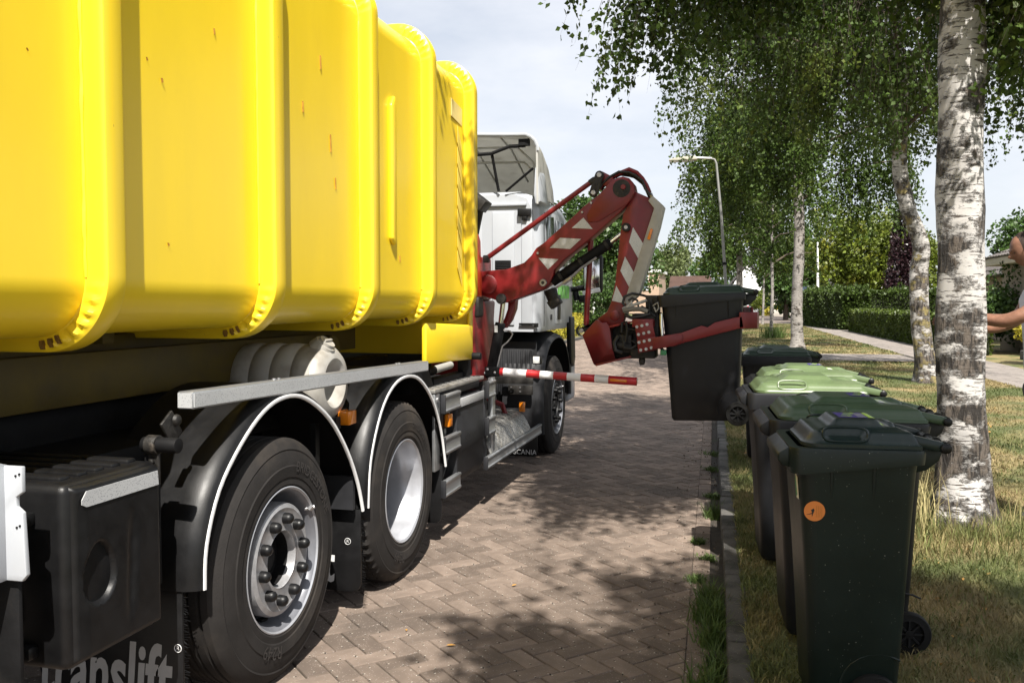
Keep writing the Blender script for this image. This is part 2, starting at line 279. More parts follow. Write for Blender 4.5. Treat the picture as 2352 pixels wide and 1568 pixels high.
def birch_bark(name, dark=0.5, base_dark=0.9, lichen=0.0, wc=(0.48, 0.46, 0.44)):
    m = bpy.data.materials.new(name); m.use_nodes = True; t = m.node_tree; t.nodes.clear(); L = t.links.new
    def N(k, **kw):
        n = t.nodes.new(k)
        for a, b in kw.items(): setattr(n, a, b)
        return n
    o = N('ShaderNodeOutputMaterial'); p = N('ShaderNodeBsdfPrincipled'); p.inputs['Roughness'].default_value = 0.75
    tcn = N('ShaderNodeTexCoord')
    def noise(sx, sz, sc, d=6, rg=0.6):
        mpn = N('ShaderNodeMapping'); mpn.inputs['Scale'].default_value = (sx, sx, sz); L(tcn.outputs['Object'], mpn.inputs['Vector'])
        n = N('ShaderNodeTexNoise'); n.inputs['Scale'].default_value = sc; n.inputs['Detail'].default_value = d; n.inputs['Roughness'].default_value = rg; L(mpn.outputs['Vector'], n.inputs['Vector']); return n.outputs['Fac']
    def ramp(s, a, b):
        r = N('ShaderNodeMapRange', interpolation_type='SMOOTHSTEP'); r.inputs['From Min'].default_value = a; r.inputs['From Max'].default_value = b; L(s, r.inputs['Value']); return r.outputs['Result']
    def op(k, a, b):
        r = N('ShaderNodeMath', operation=k)
        for i, q in enumerate((a, b)):
            if isinstance(q, (int, float)): r.inputs[i].default_value = q
            else: L(q, r.inputs[i])
        return r.outputs[0]
    len_ = ramp(noise(1, 8, 7, 4, 0.72), 0.55, 0.62)                     # thin level streaks
    pat = noise(1.0, 1.5, 2.8, 9, 0.68)                                    # dark cracked patches, more of them low on the trunk
    sep = N('ShaderNodeSeparateXYZ'); L(tcn.outputs['Object'], sep.inputs['Vector'])
    zz = N('ShaderNodeMapRange'); zz.inputs['From Min'].default_value = 0.0; zz.inputs['From Max'].default_value = 0.95; zz.inputs['To Min'].default_value = base_dark * 0.10; zz.inputs['To Max'].default_value = 0.0; L(sep.outputs['Z'], zz.inputs['Value'])
    patd = ramp(op('ADD', pat, zz.outputs['Result']), 0.585 - dark * 0.09, 0.66 - dark * 0.09)
    crack = noise(2.6, 0.5, 10, 6, 0.65)
    def mix(a, b, f):
        mm = N('ShaderNodeMix', data_type='RGBA')
        for k, q in (('A', a), ('B', b)):
            if isinstance(q, tuple): mm.inputs[k].default_value = (*q, 1)
            else: L(q, mm.inputs[k])
        L(f, mm.inputs['Factor']) if not isinstance(f, float) else None
        return mm.outputs['Result']
    w = mix(wc, tuple(q*.66 for q in wc), ramp(noise(1, 2, 4), 0.45, 0.7))
    w = mix(w, (0.07, 0.055, 0.045), len_)
    dk = mix((0.022, 0.018, 0.015), (0.12, 0.098, 0.08), ramp(crack, 0.45, 0.56))
    if lichen: dk = mix(dk, (0.30, 0.24, 0.08), op('MULTIPLY', ramp(noise(1, 1, 5), 0.5, 0.6), lichen))
    c = mix(w, dk, patd)
    L(c, p.inputs['Base Color'])
    hh = op('ADD', op('MULTIPLY', patd, op('MULTIPLY', crack, 1.6)), op('MULTIPLY', len_, -0.15))
    bp = N('ShaderNodeBump'); bp.inputs['Strength'].default_value = 0.9; bp.inputs['Distance'].default_value = 0.03; L(hh, bp.inputs['Height']); L(bp.outputs['Normal'], p.inputs['Normal'])
    L(p.outputs['BSDF'], o.inputs['Surface']); return m
bark1 = birch_bark('birch_bark_white', 1.12, 0.8)
bark2 = birch_bark('birch_bark_mossy', 1.3, 0.9, 0.7, (0.40, 0.38, 0.36))
bark3 = birch_bark('birch_bark_grey', 0.5, 0.4, 0, (0.27, 0.25, 0.23))
# ------------------------------------------------------------------ the setting
KA = Vector((-0.0284, 1.0)).normalized()                       # direction of the kerb
def K(s, a, z=0.0):                                            # along the kerb, across it (to the right), height
    x0 = 0.0694 - 0.0284 * 0
    return (x0 + KA.x * s + KA.y * a, KA.y * s - KA.x * a, z)
def Kinv(x, y):
    dx, dy = x - 0.0694, y
    return dx * KA.x + dy * KA.y, dx * KA.y - dy * KA.x
def quad_sheet(name, pts, mat, kind='structure', parent=None):
    mb = MB(); mb.add(pts, [tuple(range(len(pts)))]); o = mb.build(name, mat, parent, smooth=0, loc=(0,0,0))
    if parent is None: o['kind'] = kind
    return o
quad_sheet('ground', [(-900,-60,-0.10),(900,-60,-0.10),(900,1400,-0.10),(-900,1400,-0.10)], M('far_ground', (0.13, 0.15, 0.055), 0.95, var=0.3, vs=0.2))
road = quad_sheet('road', [K(-8,-6.2,-0.009), K(-8,0.02,-0.009), K(61,0.02,-0.009), K(61,-6.2,-0.009)], joint_m)
quad_sheet('paving_under_truck', [K(-8,-6.2,-0.004), K(-8,-3.6,-0.004), K(12.3,-3.6,-0.004), K(12.3,-6.2,-0.004)], road_far, parent=road)
quad_sheet('paving_beside_viewer', [K(-8,-3.59,-0.004), K(-8,-0.1,-0.004), K(0.9,-0.1,-0.004), K(0.9,-3.59,-0.004)], road_far, parent=road)
quad_sheet('distant_paving', [K(40,-6.2,-0.004), K(40,-0.06,-0.004), K(61,-0.06,-0.004), K(61,-6.2,-0.004)], road_far, parent=road)
quad_sheet('side_street', [K(60.9,-40,-0.002), K(60.9,60,-0.002), K(72,60,-0.002), K(72,12,-0.002), K(108,14,-0.002), K(108,-8,-0.002), K(74,-9,-0.002), K(74,-40,-0.002)], road_far)
def verge(name, s0, s1, a0, a1, ds, da, z0=0.092, amp=0.014):
    ns, na = int((s1-s0)/ds)+1, int((a1-a0)/da)+1
    def fn(u, v):
        s, a = s0 + (s1-s0)*u, a0 + (a1-a0)*v
        e = min(1, min(a-a0, a1-a)/0.3)
        return K(s, a, z0 + amp*e*(math.sin(s*1.7+a*2.1)+math.sin(a*3.3-s*0.9)+math.sin(s*4.1)*0.4))
    mb = MB(); mb.grid(ns, na, fn); o = mb.build(name, grass_g, loc=(0,0,0), smooth=180); o['kind'] = 'structure'; return o
verge('grass_verge', -8, 60.8, 0.10, 5.1, 0.4, 0.25)
quad_sheet('right_garden_ground', [K(-8,6.6,0.086), K(-8,70,0.086), K(60.8,70,0.086), K(60.8,6.6,0.086)], grass_g)
lv = MB(); lv.box((-60, -8, -0.09), (-6.45, 66, 0.07)); lvo = lv.build('left_garden_ground', grass_g, smooth=0, loc=(0,0,0)); lvo['kind'] = 'structure'
lk_ = MB(); lk_.box((-6.45, -8, -0.05), (-6.3, 66, 0.1)); lko = lk_.build('left_kerb', kerb_m, bevel=0.015, loc=(0,0,0)); lko['kind'] = 'structure'
# kerb of separate stones
kerb = thing('kerb', K(0,0.05,0)); kerb['kind'] = 'structure'
ks = MB(); ks.box((0, 0.004, -0.1), (0.105, 0.992, 0.1))
k0 = None; s = -3.0; rk = random.Random(3)
while s < 60:
    p = K(s, 0)
    if k0 is None:
        kb = MB(); kb.box((0.0, 0.004, -0.1), (0.105, 0.992, 0.098)); k0 = kb.build('kerb_stone', kerb_m, None, bevel=0.014, seg=2, loc=(0,0,0)); o = k0
    else:
        o = k0.copy(); col.objects.link(o)
    o.parent = kerb; o.location = Vector((p[0] + rk.uniform(-.006,.006), p[1], rk.uniform(-.006,.006))) - ORG[kerb.name]
    o.rotation_euler = (rk.uniform(-.005,.005), rk.uniform(-.02,.02), math.atan2(-KA.x, KA.y) + rk.uniform(-.006,.006)); s += 1.0
# herringbone road bricks
BL, BW = 0.21, 0.105
def clip(poly, amax):
    out = []
    for i in range(len(poly)):
        p, q = poly[i], poly[(i+1) % len(poly)]
        if p[1] <= amax: out.append(p)
        if (p[1] <= amax) != (q[1] <= amax):
            t = (amax - p[1]) / (q[1] - p[1]); out.append((p[0] + (q[0]-p[0])*t, amax))
    return out
CT, ST = math.cos(R(14.325)), math.sin(R(14.325)); CP, SP = math.cos(R(2.6256)), math.sin(R(2.6256))
def shown(x, y, z=0):
    z -= 1.6; fh = -ST*x + CT*y; rt = CT*x + ST*y; fw = fh*CP - z*SP; up = fh*SP + z*CP
    return fw > 0.1 and abs(rt/fw) < 1176/2050 and abs(up/fw) < 784/2050
stuffV, stuffF = [], []
def add_brick(V, F, poly, z, tz=(0,0)):
    n = len(poly); cx = sum(p[0] for p in poly)/n; cy = sum(p[1] for p in poly)/n
    ar = sum(poly[i][0]*poly[(i+1) % n][1] - poly[(i+1) % n][0]*poly[i][1] for i in range(n)); sg = 1 if ar > 0 else -1
    def sh(d):                                                       # convex inset, edge by edge
        r = []
        for i in range(n):
            p0, p1, p2 = poly[i-1], poly[i], poly[(i+1) % n]
            a = (p1[0]-p0[0], p1[1]-p0[1]); c = (p2[0]-p1[0], p2[1]-p1[1]); la = math.hypot(*a) or 1e-9; lc = math.hypot(*c) or 1e-9
            na = (-a[1]/la*sg, a[0]/la*sg); nc = (-c[1]/lc*sg, c[0]/lc*sg); k = 1 + na[0]*nc[0] + na[1]*nc[1]; k = max(k, .35)
            r.append((p1[0] + (na[0]+nc[0])*d/k, p1[1] + (na[1]+nc[1])*d/k))
        return r
    b = len(V)
    for d, h in ((0.0055, 0), (0.0028, -0.0045), (0.0025, -0.014)):
        V += [(x, y, z + h + tz[0]*(x-cx) + tz[1]*(y-cy)) for x, y in sh(d)]
    F.append(list(range(b, b+n)))
    for q in (0, 1):
        for i in range(n): F.append([b+q*n+i, b+(q+1)*n+i, b+(q+1)*n+(i+1)%n, b+q*n+(i+1)%n])
cand = []; rb = random.Random(11)
c45 = math.cos(R(45)); ext = int(34/BW*1.1)
i0 = 0
def cell2sa(i, j): return ((i*BW)*c45 - (j*BW)*c45 + 20.0, (i*BW)*c45 + (j*BW)*c45 - 3.0)   # -> (along, across)
for i in range(-ext, ext):
    for j in range(-ext, ext):
        t = (i - j) % 4
        if t not in (0, 3): continue
        s_, a_ = cell2sa(i + 1, j + 0.5) if t == 0 else cell2sa(i + 0.5, j + 1)
        if not (0.9 < s_ < 40.1 and a_ < -0.10 and (a_ > -3.6 or (s_ > 12.2 and a_ > -6.2))): continue
        w, h = (2, 1) if t == 0 else (1, 2)
        poly = [cell2sa(i, j), cell2sa(i+w, j), cell2sa(i+w, j+h), cell2sa(i, j+h)]
        cand.append((s_, a_, t, poly))
def tag_piece(o): return o
whole = []
for s_, a_, t, poly in cand:
    x, y, _ = K(s_, a_)
    cl = clip(poly, -0.1735)
    if len(cl) < 3: continue
    full = all(p[1] <= -0.175 for p in poly)
    if full and x > -1.9 and shown(x, y): whole.append((y, s_, a_, t, poly))
    else:
        pw = [K(p[0], p[1])[:2] for p in cl]
        if abs(sum(cl[i][0]*cl[(i+1) % len(cl)][1]-cl[(i+1) % len(cl)][0]*cl[i][1] for i in range(len(cl))))/2 < .0007: continue
        if len(cl) >= 3: add_brick(stuffV, stuffF, pw, rb.uniform(-.003, .002), (rb.uniform(-.013,.013), rb.uniform(-.013,.013)))
whole.sort()
road['kind'] = 'structure'
bmaster = None
for n_, (y, s_, a_, t, poly) in enumerate(whole):
    if n_ < 300:
        if bmaster is None:
            V, F = [], []; add_brick(V, F, [(-BL/2,-BW/2),(BL/2,-BW/2),(BL/2,BW/2),(-BL/2,BW/2)], 0)
            me = bpy.data.meshes.new('brick'); me.from_pydata(V, [], F); me.materials.append(brick_m); bmaster = me
        o = bpy.data.objects.new('brick', bmaster); col.objects.link(o); o.parent = road
        p = K(s_, a_); d = Vector(K(*cell2sa(1, 0))) - Vector(K(*cell2sa(0, 0))) if t == 0 else Vector(K(*cell2sa(0, 1))) - Vector(K(*cell2sa(0, 0)))
        o.location = (p[0], p[1], rb.uniform(-.003, .002)); o.rotation_euler = (rb.uniform(-.013,.013), rb.uniform(-.013,.013), math.atan2(d.y, d.x) + rb.uniform(-.01,.01) + (math.pi if rb.random() < .5 else 0))
    else:
        add_brick(stuffV, stuffF, [K(p[0], p[1])[:2] for p in poly], rb.uniform(-.003, .002), (rb.uniform(-.013,.013), rb.uniform(-.013,.013)))
s = 0.9                                                               # the straight row beside the kerb
while s < 40:
    add_brick(stuffV, stuffF, [K(*p)[:2] for p in ((s,-0.178),(s,-0.07),(s+0.21,-0.07),(s+0.21,-0.178))], rb.uniform(-.004, .001), (rb.uniform(-.02,.02), rb.uniform(-.02,.02))); s += 0.213
me = bpy.data.meshes.new('paving_bricks'); me.from_pydata(stuffV, [], stuffF); me.materials.append(brick_m)
o = bpy.data.objects.new('paving_bricks', me); col.objects.link(o); o.parent = road; o['kind'] = 'stuff'
# footpath of square tiles, and the crossing from the road
path = quad_sheet('footpath', [K(-8,5.1,0.088), K(-8,6.6,0.088), K(62,6.6,0.088), K(62,5.1,0.088)], joint_m)
crossing = quad_sheet('driveway_crossing', [K(23.4,0.10,0.112), K(23.4,5.1,0.112), K(26.2,5.1,0.112), K(26.2,0.10,0.112)], joint_m)
tV, tF = [], []; tiles = []; tmaster = None
for n_ in range(200):
    for m_ in range(5):
        s_ = -2 + n_*0.3; a_ = 5.1 + m_*0.3 + 0.15; off = 0.15*(m_ % 2); s_ += off
        tiles.append((s_, a_, 0.1, path))
for n_ in range(9):
    for m_ in range(16): tiles.append((23.4 + n_*0.3 + 0.16, 0.26 + m_*0.3, 0.124, crossing))
vis = sorted([t for t in tiles if shown(*K(t[0], t[1], 0.1))], key=lambda t: t[0])
cnt = 0
for t in tiles:
    near = t in vis[:240]
    if near:
        if tmaster is None:
            V, F = [], []; add_brick(V, F, [(-.15,-.15),(.15,-.15),(.15,.15),(-.15,.15)], 0); tmaster = bpy.data.meshes.new('tile'); tmaster.from_pydata(V, [], F); tmaster.materials.append(tile_m)
        o = bpy.data.objects.new('tile', tmaster); col.objects.link(o); o.parent = t[3]; o.location = (*K(t[0], t[1])[:2], t[2] + rb.uniform(-.002,.002)); o.rotation_euler = (rb.uniform(-.006,.006), rb.uniform(-.006,.006), math.atan2(-KA.x, KA.y))
    else: add_brick(tV, tF, [K(t[0]+dx, t[1]+dy)[:2] for dx, dy in ((-.149,-.149),(-.149,.149),(.149,.149),(.149,-.149))], t[2] + rb.uniform(-.002,.002))
me = bpy.data.meshes.new('paving_tiles'); me.from_pydata(tV, [], tF); me.materials.append(tile_m)
o = bpy.data.objects.new('paving_tiles', me); col.objects.link(o); o.parent = path; o['kind'] = 'stuff'
# grass
def blades(name, n, sampler, h, w, mat, label, lean=0.5, parent=None, kind='stuff', seg=2):
    P = sampler(n); n = len(P)
    H = h[0] + (h[1]-h[0]) * rng.random(n)**1.6; az = rng.random(n)*2*np.pi; ln = lean*H*(0.3+rng.random(n))
    wv = w * (0.6 + 0.8*rng.random(n)); fa = rng.random(n)*2*np.pi
    dx, dy = np.cos(fa)*wv/2, np.sin(fa)*wv/2; lx, ly = np.cos(az)*ln, np.sin(az)*ln
    z = np.zeros(n)
    b0 = P - np.stack([dx, dy, z], 1); b1 = P + np.stack([dx, dy, z], 1)
    m0 = P + np.stack([lx*.35 - dx*.7, ly*.35 - dy*.7, H*.6], 1); m1 = P + np.stack([lx*.35 + dx*.7, ly*.35 + dy*.7, H*.6], 1)
    tp = P + np.stack([lx, ly, H*np.clip(1 - (ln/H)**2*.25, .4, 1)], 1)
    V = np.stack([b0, b1, m1, m0, tp], 1).reshape(-1, 3); k = np.arange(n)[:, None]*5
    F = np.concatenate([k + [[0, 1, 2]], k + [[0, 2, 3]], k + [[3, 2, 4]]], 0)
    o = npmesh(name, V, F, mat, parent)
    if parent is None: tag(o, label, 'grass', kind=kind)
    return o
def verge_pts(s0, s1, a0, a1):
    def f(n):
        s = s0 + (s1-s0)*rng.random(n); a = a0 + (a1-a0)*rng.random(n)
        keep = ~((s > 23.3) & (s < 26.3)); s, a = s[keep], a[keep]
        x = 0.0694 + KA.x*s + KA.y*a; y = KA.y*s - KA.x*a
        return np.stack([x, y, np.full(len(s), 0.092) + 0.01*np.sin(s*1.7+a*2.1)], 1)
    return f
blades('lawn_grass', 95000, verge_pts(2.2, 8, 0.09, 4.2), (0.015, 0.065), 0.005, blade_m, 'short dry yellowing grass on the verge around the bins', lean=1.1)
blades('clover_grass', 26000, verge_pts(2.2, 11, 0.09, 4.2), (0.015, 0.06), 0.007, blade_ol, 'olive patches of coarser grass mixed through near verge', lean=1.0)
blades('lawn_grass', 70000, verge_pts(8, 22, 0.09, 5.08), (0.02, 0.06), 0.011, blade_m, 'short sunlit dry grass between birch trunks and footpath', lean=1.0)
blades('lawn_grass', 40000, verge_pts(22, 60, 0.09, 5.08), (0.03, 0.06), 0.03, blade_m, 'distant dry grass strip beyond the paved crossing', lean=1.0)
def blob(pts):
    P = np.array([(x, y, z) for x, y, z, r, w in pts]); Rr = np.array([p[3] for p in pts]); Wt = np.array([p[4] for p in pts], float); Wt /= Wt.sum()
    def f(n):
        i = rng.choice(len(P), n, p=Wt); d = rng.normal(size=(n, 2))*0.45
        q = P[i].copy(); q[:, :2] += d * Rr[i][:, None]; return q
    return f
def gp(s, a, z, r, w): x, y, _ = K(s, a); return (x, y, z, r, w)
blades('kerbside_grass', 2600, blob([gp(4.5,-.06,-.01,.09,5), gp(4.75,-.07,-.01,.07,4), gp(4.2,-.06,-.01,.07,3), gp(3.7,-.07,-.01,.10,2), gp(3.9,-.03,-.01,.07,1.5), gp(6.7,-.05,-.01,.07,2.0), gp(3.4,-.10,-.01,.12,2)]), (0.03, 0.17), 0.006, blade_gn, 'lush green grass tuft growing from gutter against the kerb', lean=0.8)
blades('kerbside_weeds', 1500, blob([gp(5.6,-.09,-.01,.05,1), gp(5.15,-.15,-.005,.05,1.2), gp(5.95,-.15,-.005,.04,1), gp(7.4,-.05,-.01,.07,1.5), gp(8.6,-.05,-.01,.1,1), gp(3.35,-.5,-.004,.04,.4), gp(9.5,-.04,-.01,.15,1)]), (0.02, 0.06), 0.008, blade_gn, 'scattered low green weeds in paving joints near the kerb', lean=1.2)
blades('kerb_edge_grass', 8000, verge_pts(2.3, 14, 0.085, 0.24), (0.02, 0.07), 0.006, blade_ol, 'greener ragged grass fringe along the back of the kerb', lean=0.9)
blades('tall_grass', 2200, blob([(1.44+.32*math.cos(a)*k, 6.5+.34*math.sin(a)*k, .09, .16, 1+(a>3.3)*2.0) for a in [i*.52 for i in range(12)] for k in (1.0, 1.35)] + [(1.05,6.2,.09,.2,4),(1.2,5.8,.09,.3,4),(1.6,5.7,.09,.35,4),(0.95,5.6,.09,.25,2)]), (0.05, 0.20), 0.006, blade_ol, 'long unmown grass around foot of the nearest birch', lean=0.55)
blades('seed_grass', 150, blob([(1.0,6.15,.09,.25,3),(1.15,6.3,.09,.2,3),(1.8,6.2,.09,.3,1)]), (0.30, 0.52), 0.006, seed_m, 'pale seeding grass stalks left of the nearest birch', lean=0.4)
# ------------------------------------------------------------------ the yellow container
S = -1.85; XC = -3.10
cont = thing('waste_container', (XC, 3.0, 1.25), 'huge bright yellow ribbed steel waste container carried on the truck', 'container')
HW, ZB, ZT, RC = 1.175, 1.485, 3.24, 0.185
def ring(off):
    """cross-section pushed out by off; returns (x, z, corner parameter or None)"""
    w, zb, zt, r = HW + off, ZB - off*.62, ZT + off, RC + off*0.7; P = []
    for cx, cz, a0 in ((w-r, zb+r, -90), (w-r-.05*(0), zt-r, 0), (-w+r, zt-r, 90), (-w+r, zb+r, 180)):
        for k in range(37):
            a = R(a0 + 90*k/36); P.append((cx + r*math.cos(a), cz + r*math.sin(a), k/36))
    return P
RIBS = [-0.62, 0.37, 1.36, 2.36, 3.37, 4.38, 5.31, 6.20]
st = [(-0.75, 0)]
for c in RIBS:
    st += [(c-.053, 0, 0), (c-.051, .004, 0), (c-.050, .022, 1), (c-.049, .040, 2), (c-.048, .056, 1), (c-.046, .066, 0), (c-.042, .073, 0), (c-.036, .075, 0), (c+.034, .075, 0), (c+.041, .072, 0), (c+.045, .064, 0), (c+.050, .003, 0), (c+.053, 0, 0)]
    if c < 6.1: st += [(c+.35, -.006, 0), (c+.62, -.006, 0)]
st.append((6.30, 0))
mb = MB(); n = 148; rings = []
for e in st:
    y, off = e[0], e[1]; pl = len(e) > 2 and e[2]
    rr = ring(off); row = []
    for x, z, k in rr:
        dy = 0; pinch = 0
        if pl and 0.02 < k < 0.98: w_ = math.sin(k*math.pi)**.5; dy = -(0.007*pl)*w_*(.5+.5*math.sin(k*2*math.pi*8.0)); pinch = 0
        nx = x/HW; row.append((XC + x + pinch*math.copysign(1, x), y + dy, z + (-pinch if z < 2 else pinch)))
    rings.append(row)
V = [p for r_ in rings for p in r_]; m_ = len(rings)
F = [(i*n + k, i*n + (k+1) % n, (i+1)*n + (k+1) % n, (i+1)*n + k) for i in range(m_-1) for k in range(n)] + [tuple(range(n)), tuple((m_-1)*n + k for k in range(n))]
mb.add(V, F); mb.build('shell', yellow, cont, smooth=24)
rw = random.Random(5)                                                  # uneven weld beads along the near foot of every rib
for c in RIBS[2:]:
    pts = []; z = ZB + RC; wb = MB()
    while z < ZT - RC: pts.append((XC + HW + 0.003, c - 0.053 + rw.uniform(-.002,.002), z)); z += 0.035
    wb.tube(pts, [rw.uniform(.004,.0085) for _ in pts], 5); wb.build('weld_bead', yellow, cont, smooth=60)
for c in RIBS[2:]:                                                     # rust in the folds at the foot of every rib
    for a in (-82, -73, -65):
        r0_, r1_ = RC+.010, RC+.038; cx_, cz_ = XC+HW-RC, ZB+RC; e_ = rw.uniform(1.2, 2.6)
        q = MB(); q.prism([(cx_+r_*math.cos(R(a+d_)), cz_+r_*math.sin(R(a+d_))) for r_, d_ in ((r0_,-e_*.6),(r0_,e_*.6),((r0_+r1_)/2,e_),(r1_,e_*.3),(r1_,-e_*.3),((r0_+r1_)/2,-e_))], 'y', c-.066, c-.050); q.build('rust_spot', rust_d, cont, smooth=0)
sb = MB(); sb.prism([(4.74, 1.95), (4.79, 1.91), (4.81, 1.95), (4.81, 2.69), (4.79, 2.76), (4.74, 2.70)], 'x', XC+HW-.01, XC+HW+.022)
sb.build('stiffener', yellow, cont, bevel=0.012, seg=3)
for k in range(7):                                                     # pale slanted reflectors beside the last rib
    z = 1.72 + k*0.145
    q = MB(); q.prism([(5.99, z+.11), (6.09, z-.02), (6.09, z+.10), (5.99, z+.23)], 'x', XC+HW+.001, XC+HW+.003); q.build('reflector', pale_yellow, cont, smooth=0)
q = MB(); q.prism([(5.86, 2.86), (6.10, 2.83), (6.10, 2.95), (5.86, 2.98)], 'x', XC+HW-.002, XC+HW+.002); q.build('sticker', M('faded_sticker', (0.82, 0.66, 0.25), 0.5), cont, smooth=0)
for (y, z, l) in [(3.02,2.62,.03),(2.62,2.41,.015),(2.70,2.36,.02),(3.9,2.75,.09),(4.0,2.4,.12),(4.05,2.2,.08),(3.72,2.5,.07),(4.9,1.86,.05),(2.15,2.55,.02),(2.48,2.1,.012),(2.72,1.8,.015),(2.1,2.3,.01)]:
    q = MB(); q.prism([(y, z), (y+.0025, z-.003), (y+.006, z-l*.7), (y+.004, z-l*.7)], 'x', XC+HW-.008, XC+HW+.0015); q.build('scratch', rust, cont, smooth=0)
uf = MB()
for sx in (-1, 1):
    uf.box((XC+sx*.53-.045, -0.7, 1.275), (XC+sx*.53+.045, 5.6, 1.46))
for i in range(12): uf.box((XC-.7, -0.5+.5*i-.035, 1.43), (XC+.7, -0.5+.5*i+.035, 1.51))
uf.build('underframe', yellow_shaded, cont, bevel=0.006)
q = MB(); q.box((XC+.62, -0.5, 1.20), (XC+.655, 5.0, 1.40)); q.build('side_rail', yellow_shaded, cont, bevel=0.006)
q = MB(); q.prism([(5.32, 1.20), (6.34, 1.165), (6.34, 1.62), (6.28, 1.62), (6.28, 1.42), (5.32, 1.46)], 'x', S-.10, S-.065); q.build('front_skirt', yellow, cont, bevel=0.012)
q = MB(); q.box((XC-1.1, 6.305, 1.2), (S-.08, 6.34, 3.1)); q.build('front_plate', yellow, cont, bevel=0.01)
q = MB(); q.tube([(XC+.655, 4.68, 1.30), (XC+.76, 4.68, 1.30)], .045, 12); q.tube([(XC+.655, 4.95, 1.28), (XC+.72, 4.95, 1.28)], .11, 16); q.build('roller', yellow_shaded, cont, bevel=.004)
# ------------------------------------------------------------------ the truck
truck = thing('garbage_truck', (XC, 5.8, 0), 'white cab side loading garbage truck with black chassis and three axles', 'truck')
def T(name, mb, mat, parent=None, **k): return mb.build(name, mat, parent or truck, **k)
ch = MB()
for sx in (-1, 1): ch.box((XC+sx*.43-.04, 0.4, .70), (XC+sx*.43+.04, 9.9, 1.0))
for y in (1.0, 2.3, 4.0, 5.6, 7.0, 8.6): ch.box((XC-.39, y-.06, .74), (XC+.39, y+.06, .95))
T('chassis_frame', ch, black_mt, bevel=.01)
hf = MB()
for sx in (-1, 1): hf.box((XC+sx*.50-.07, 0.3, 1.005), (XC+sx*.50+.07, 6.2, 1.20))
hf.box((XC-.43, 0.6, 1.02), (XC+.43, 1.0, 1.18)); hf.box((XC-.43, 4.4, 1.02), (XC+.43, 4.9, 1.18)); hf.box((XC-.2, 1.0, 1.03), (XC+.2, 5.9, 1.19))
T('hooklift_frame', hf, black_mt, bevel=.01)
inn = MB(); inn.box((XC-.95, 2.6, .98), (XC+.92, 5.5, 1.06)); inn.box((XC+.1, 1.1, .62), (XC+.8, 2.1, .9)); inn.tube([(XC+.65,.9,1.03),(XC+.65,1.95,1.03)], .12, 14); inn.box((XC-.9, .6, .5), (XC-.3, 2.2, 1.0))
T('inner_mudguard', inn, black_mt, bevel=.01)
for y, r_ in ((1.55, .11), (1.98, .09)):
    q = MB(); q.box((XC+.68, y-.15, 1.02), (XC+.95, y+.15, 1.20)); q.tube([(XC+.95, y, 1.10), (XC+.99, y, 1.10)], .06, 14); T('control_box', q, black_pl, bevel=.02)
ax = MB()
for y, in ((3.37,), (4.77,), (9.17,)): ax.tube([(XC-1.0, y, .5), (XC+1.0, y, .5)], .09, 12); ax.lathe([(0,-.2),(.16,-.16),(.2,0),(.16,.16),(0,.2)], (XC, y, .5), 'x', 16)
T('axle', ax, black_mt)
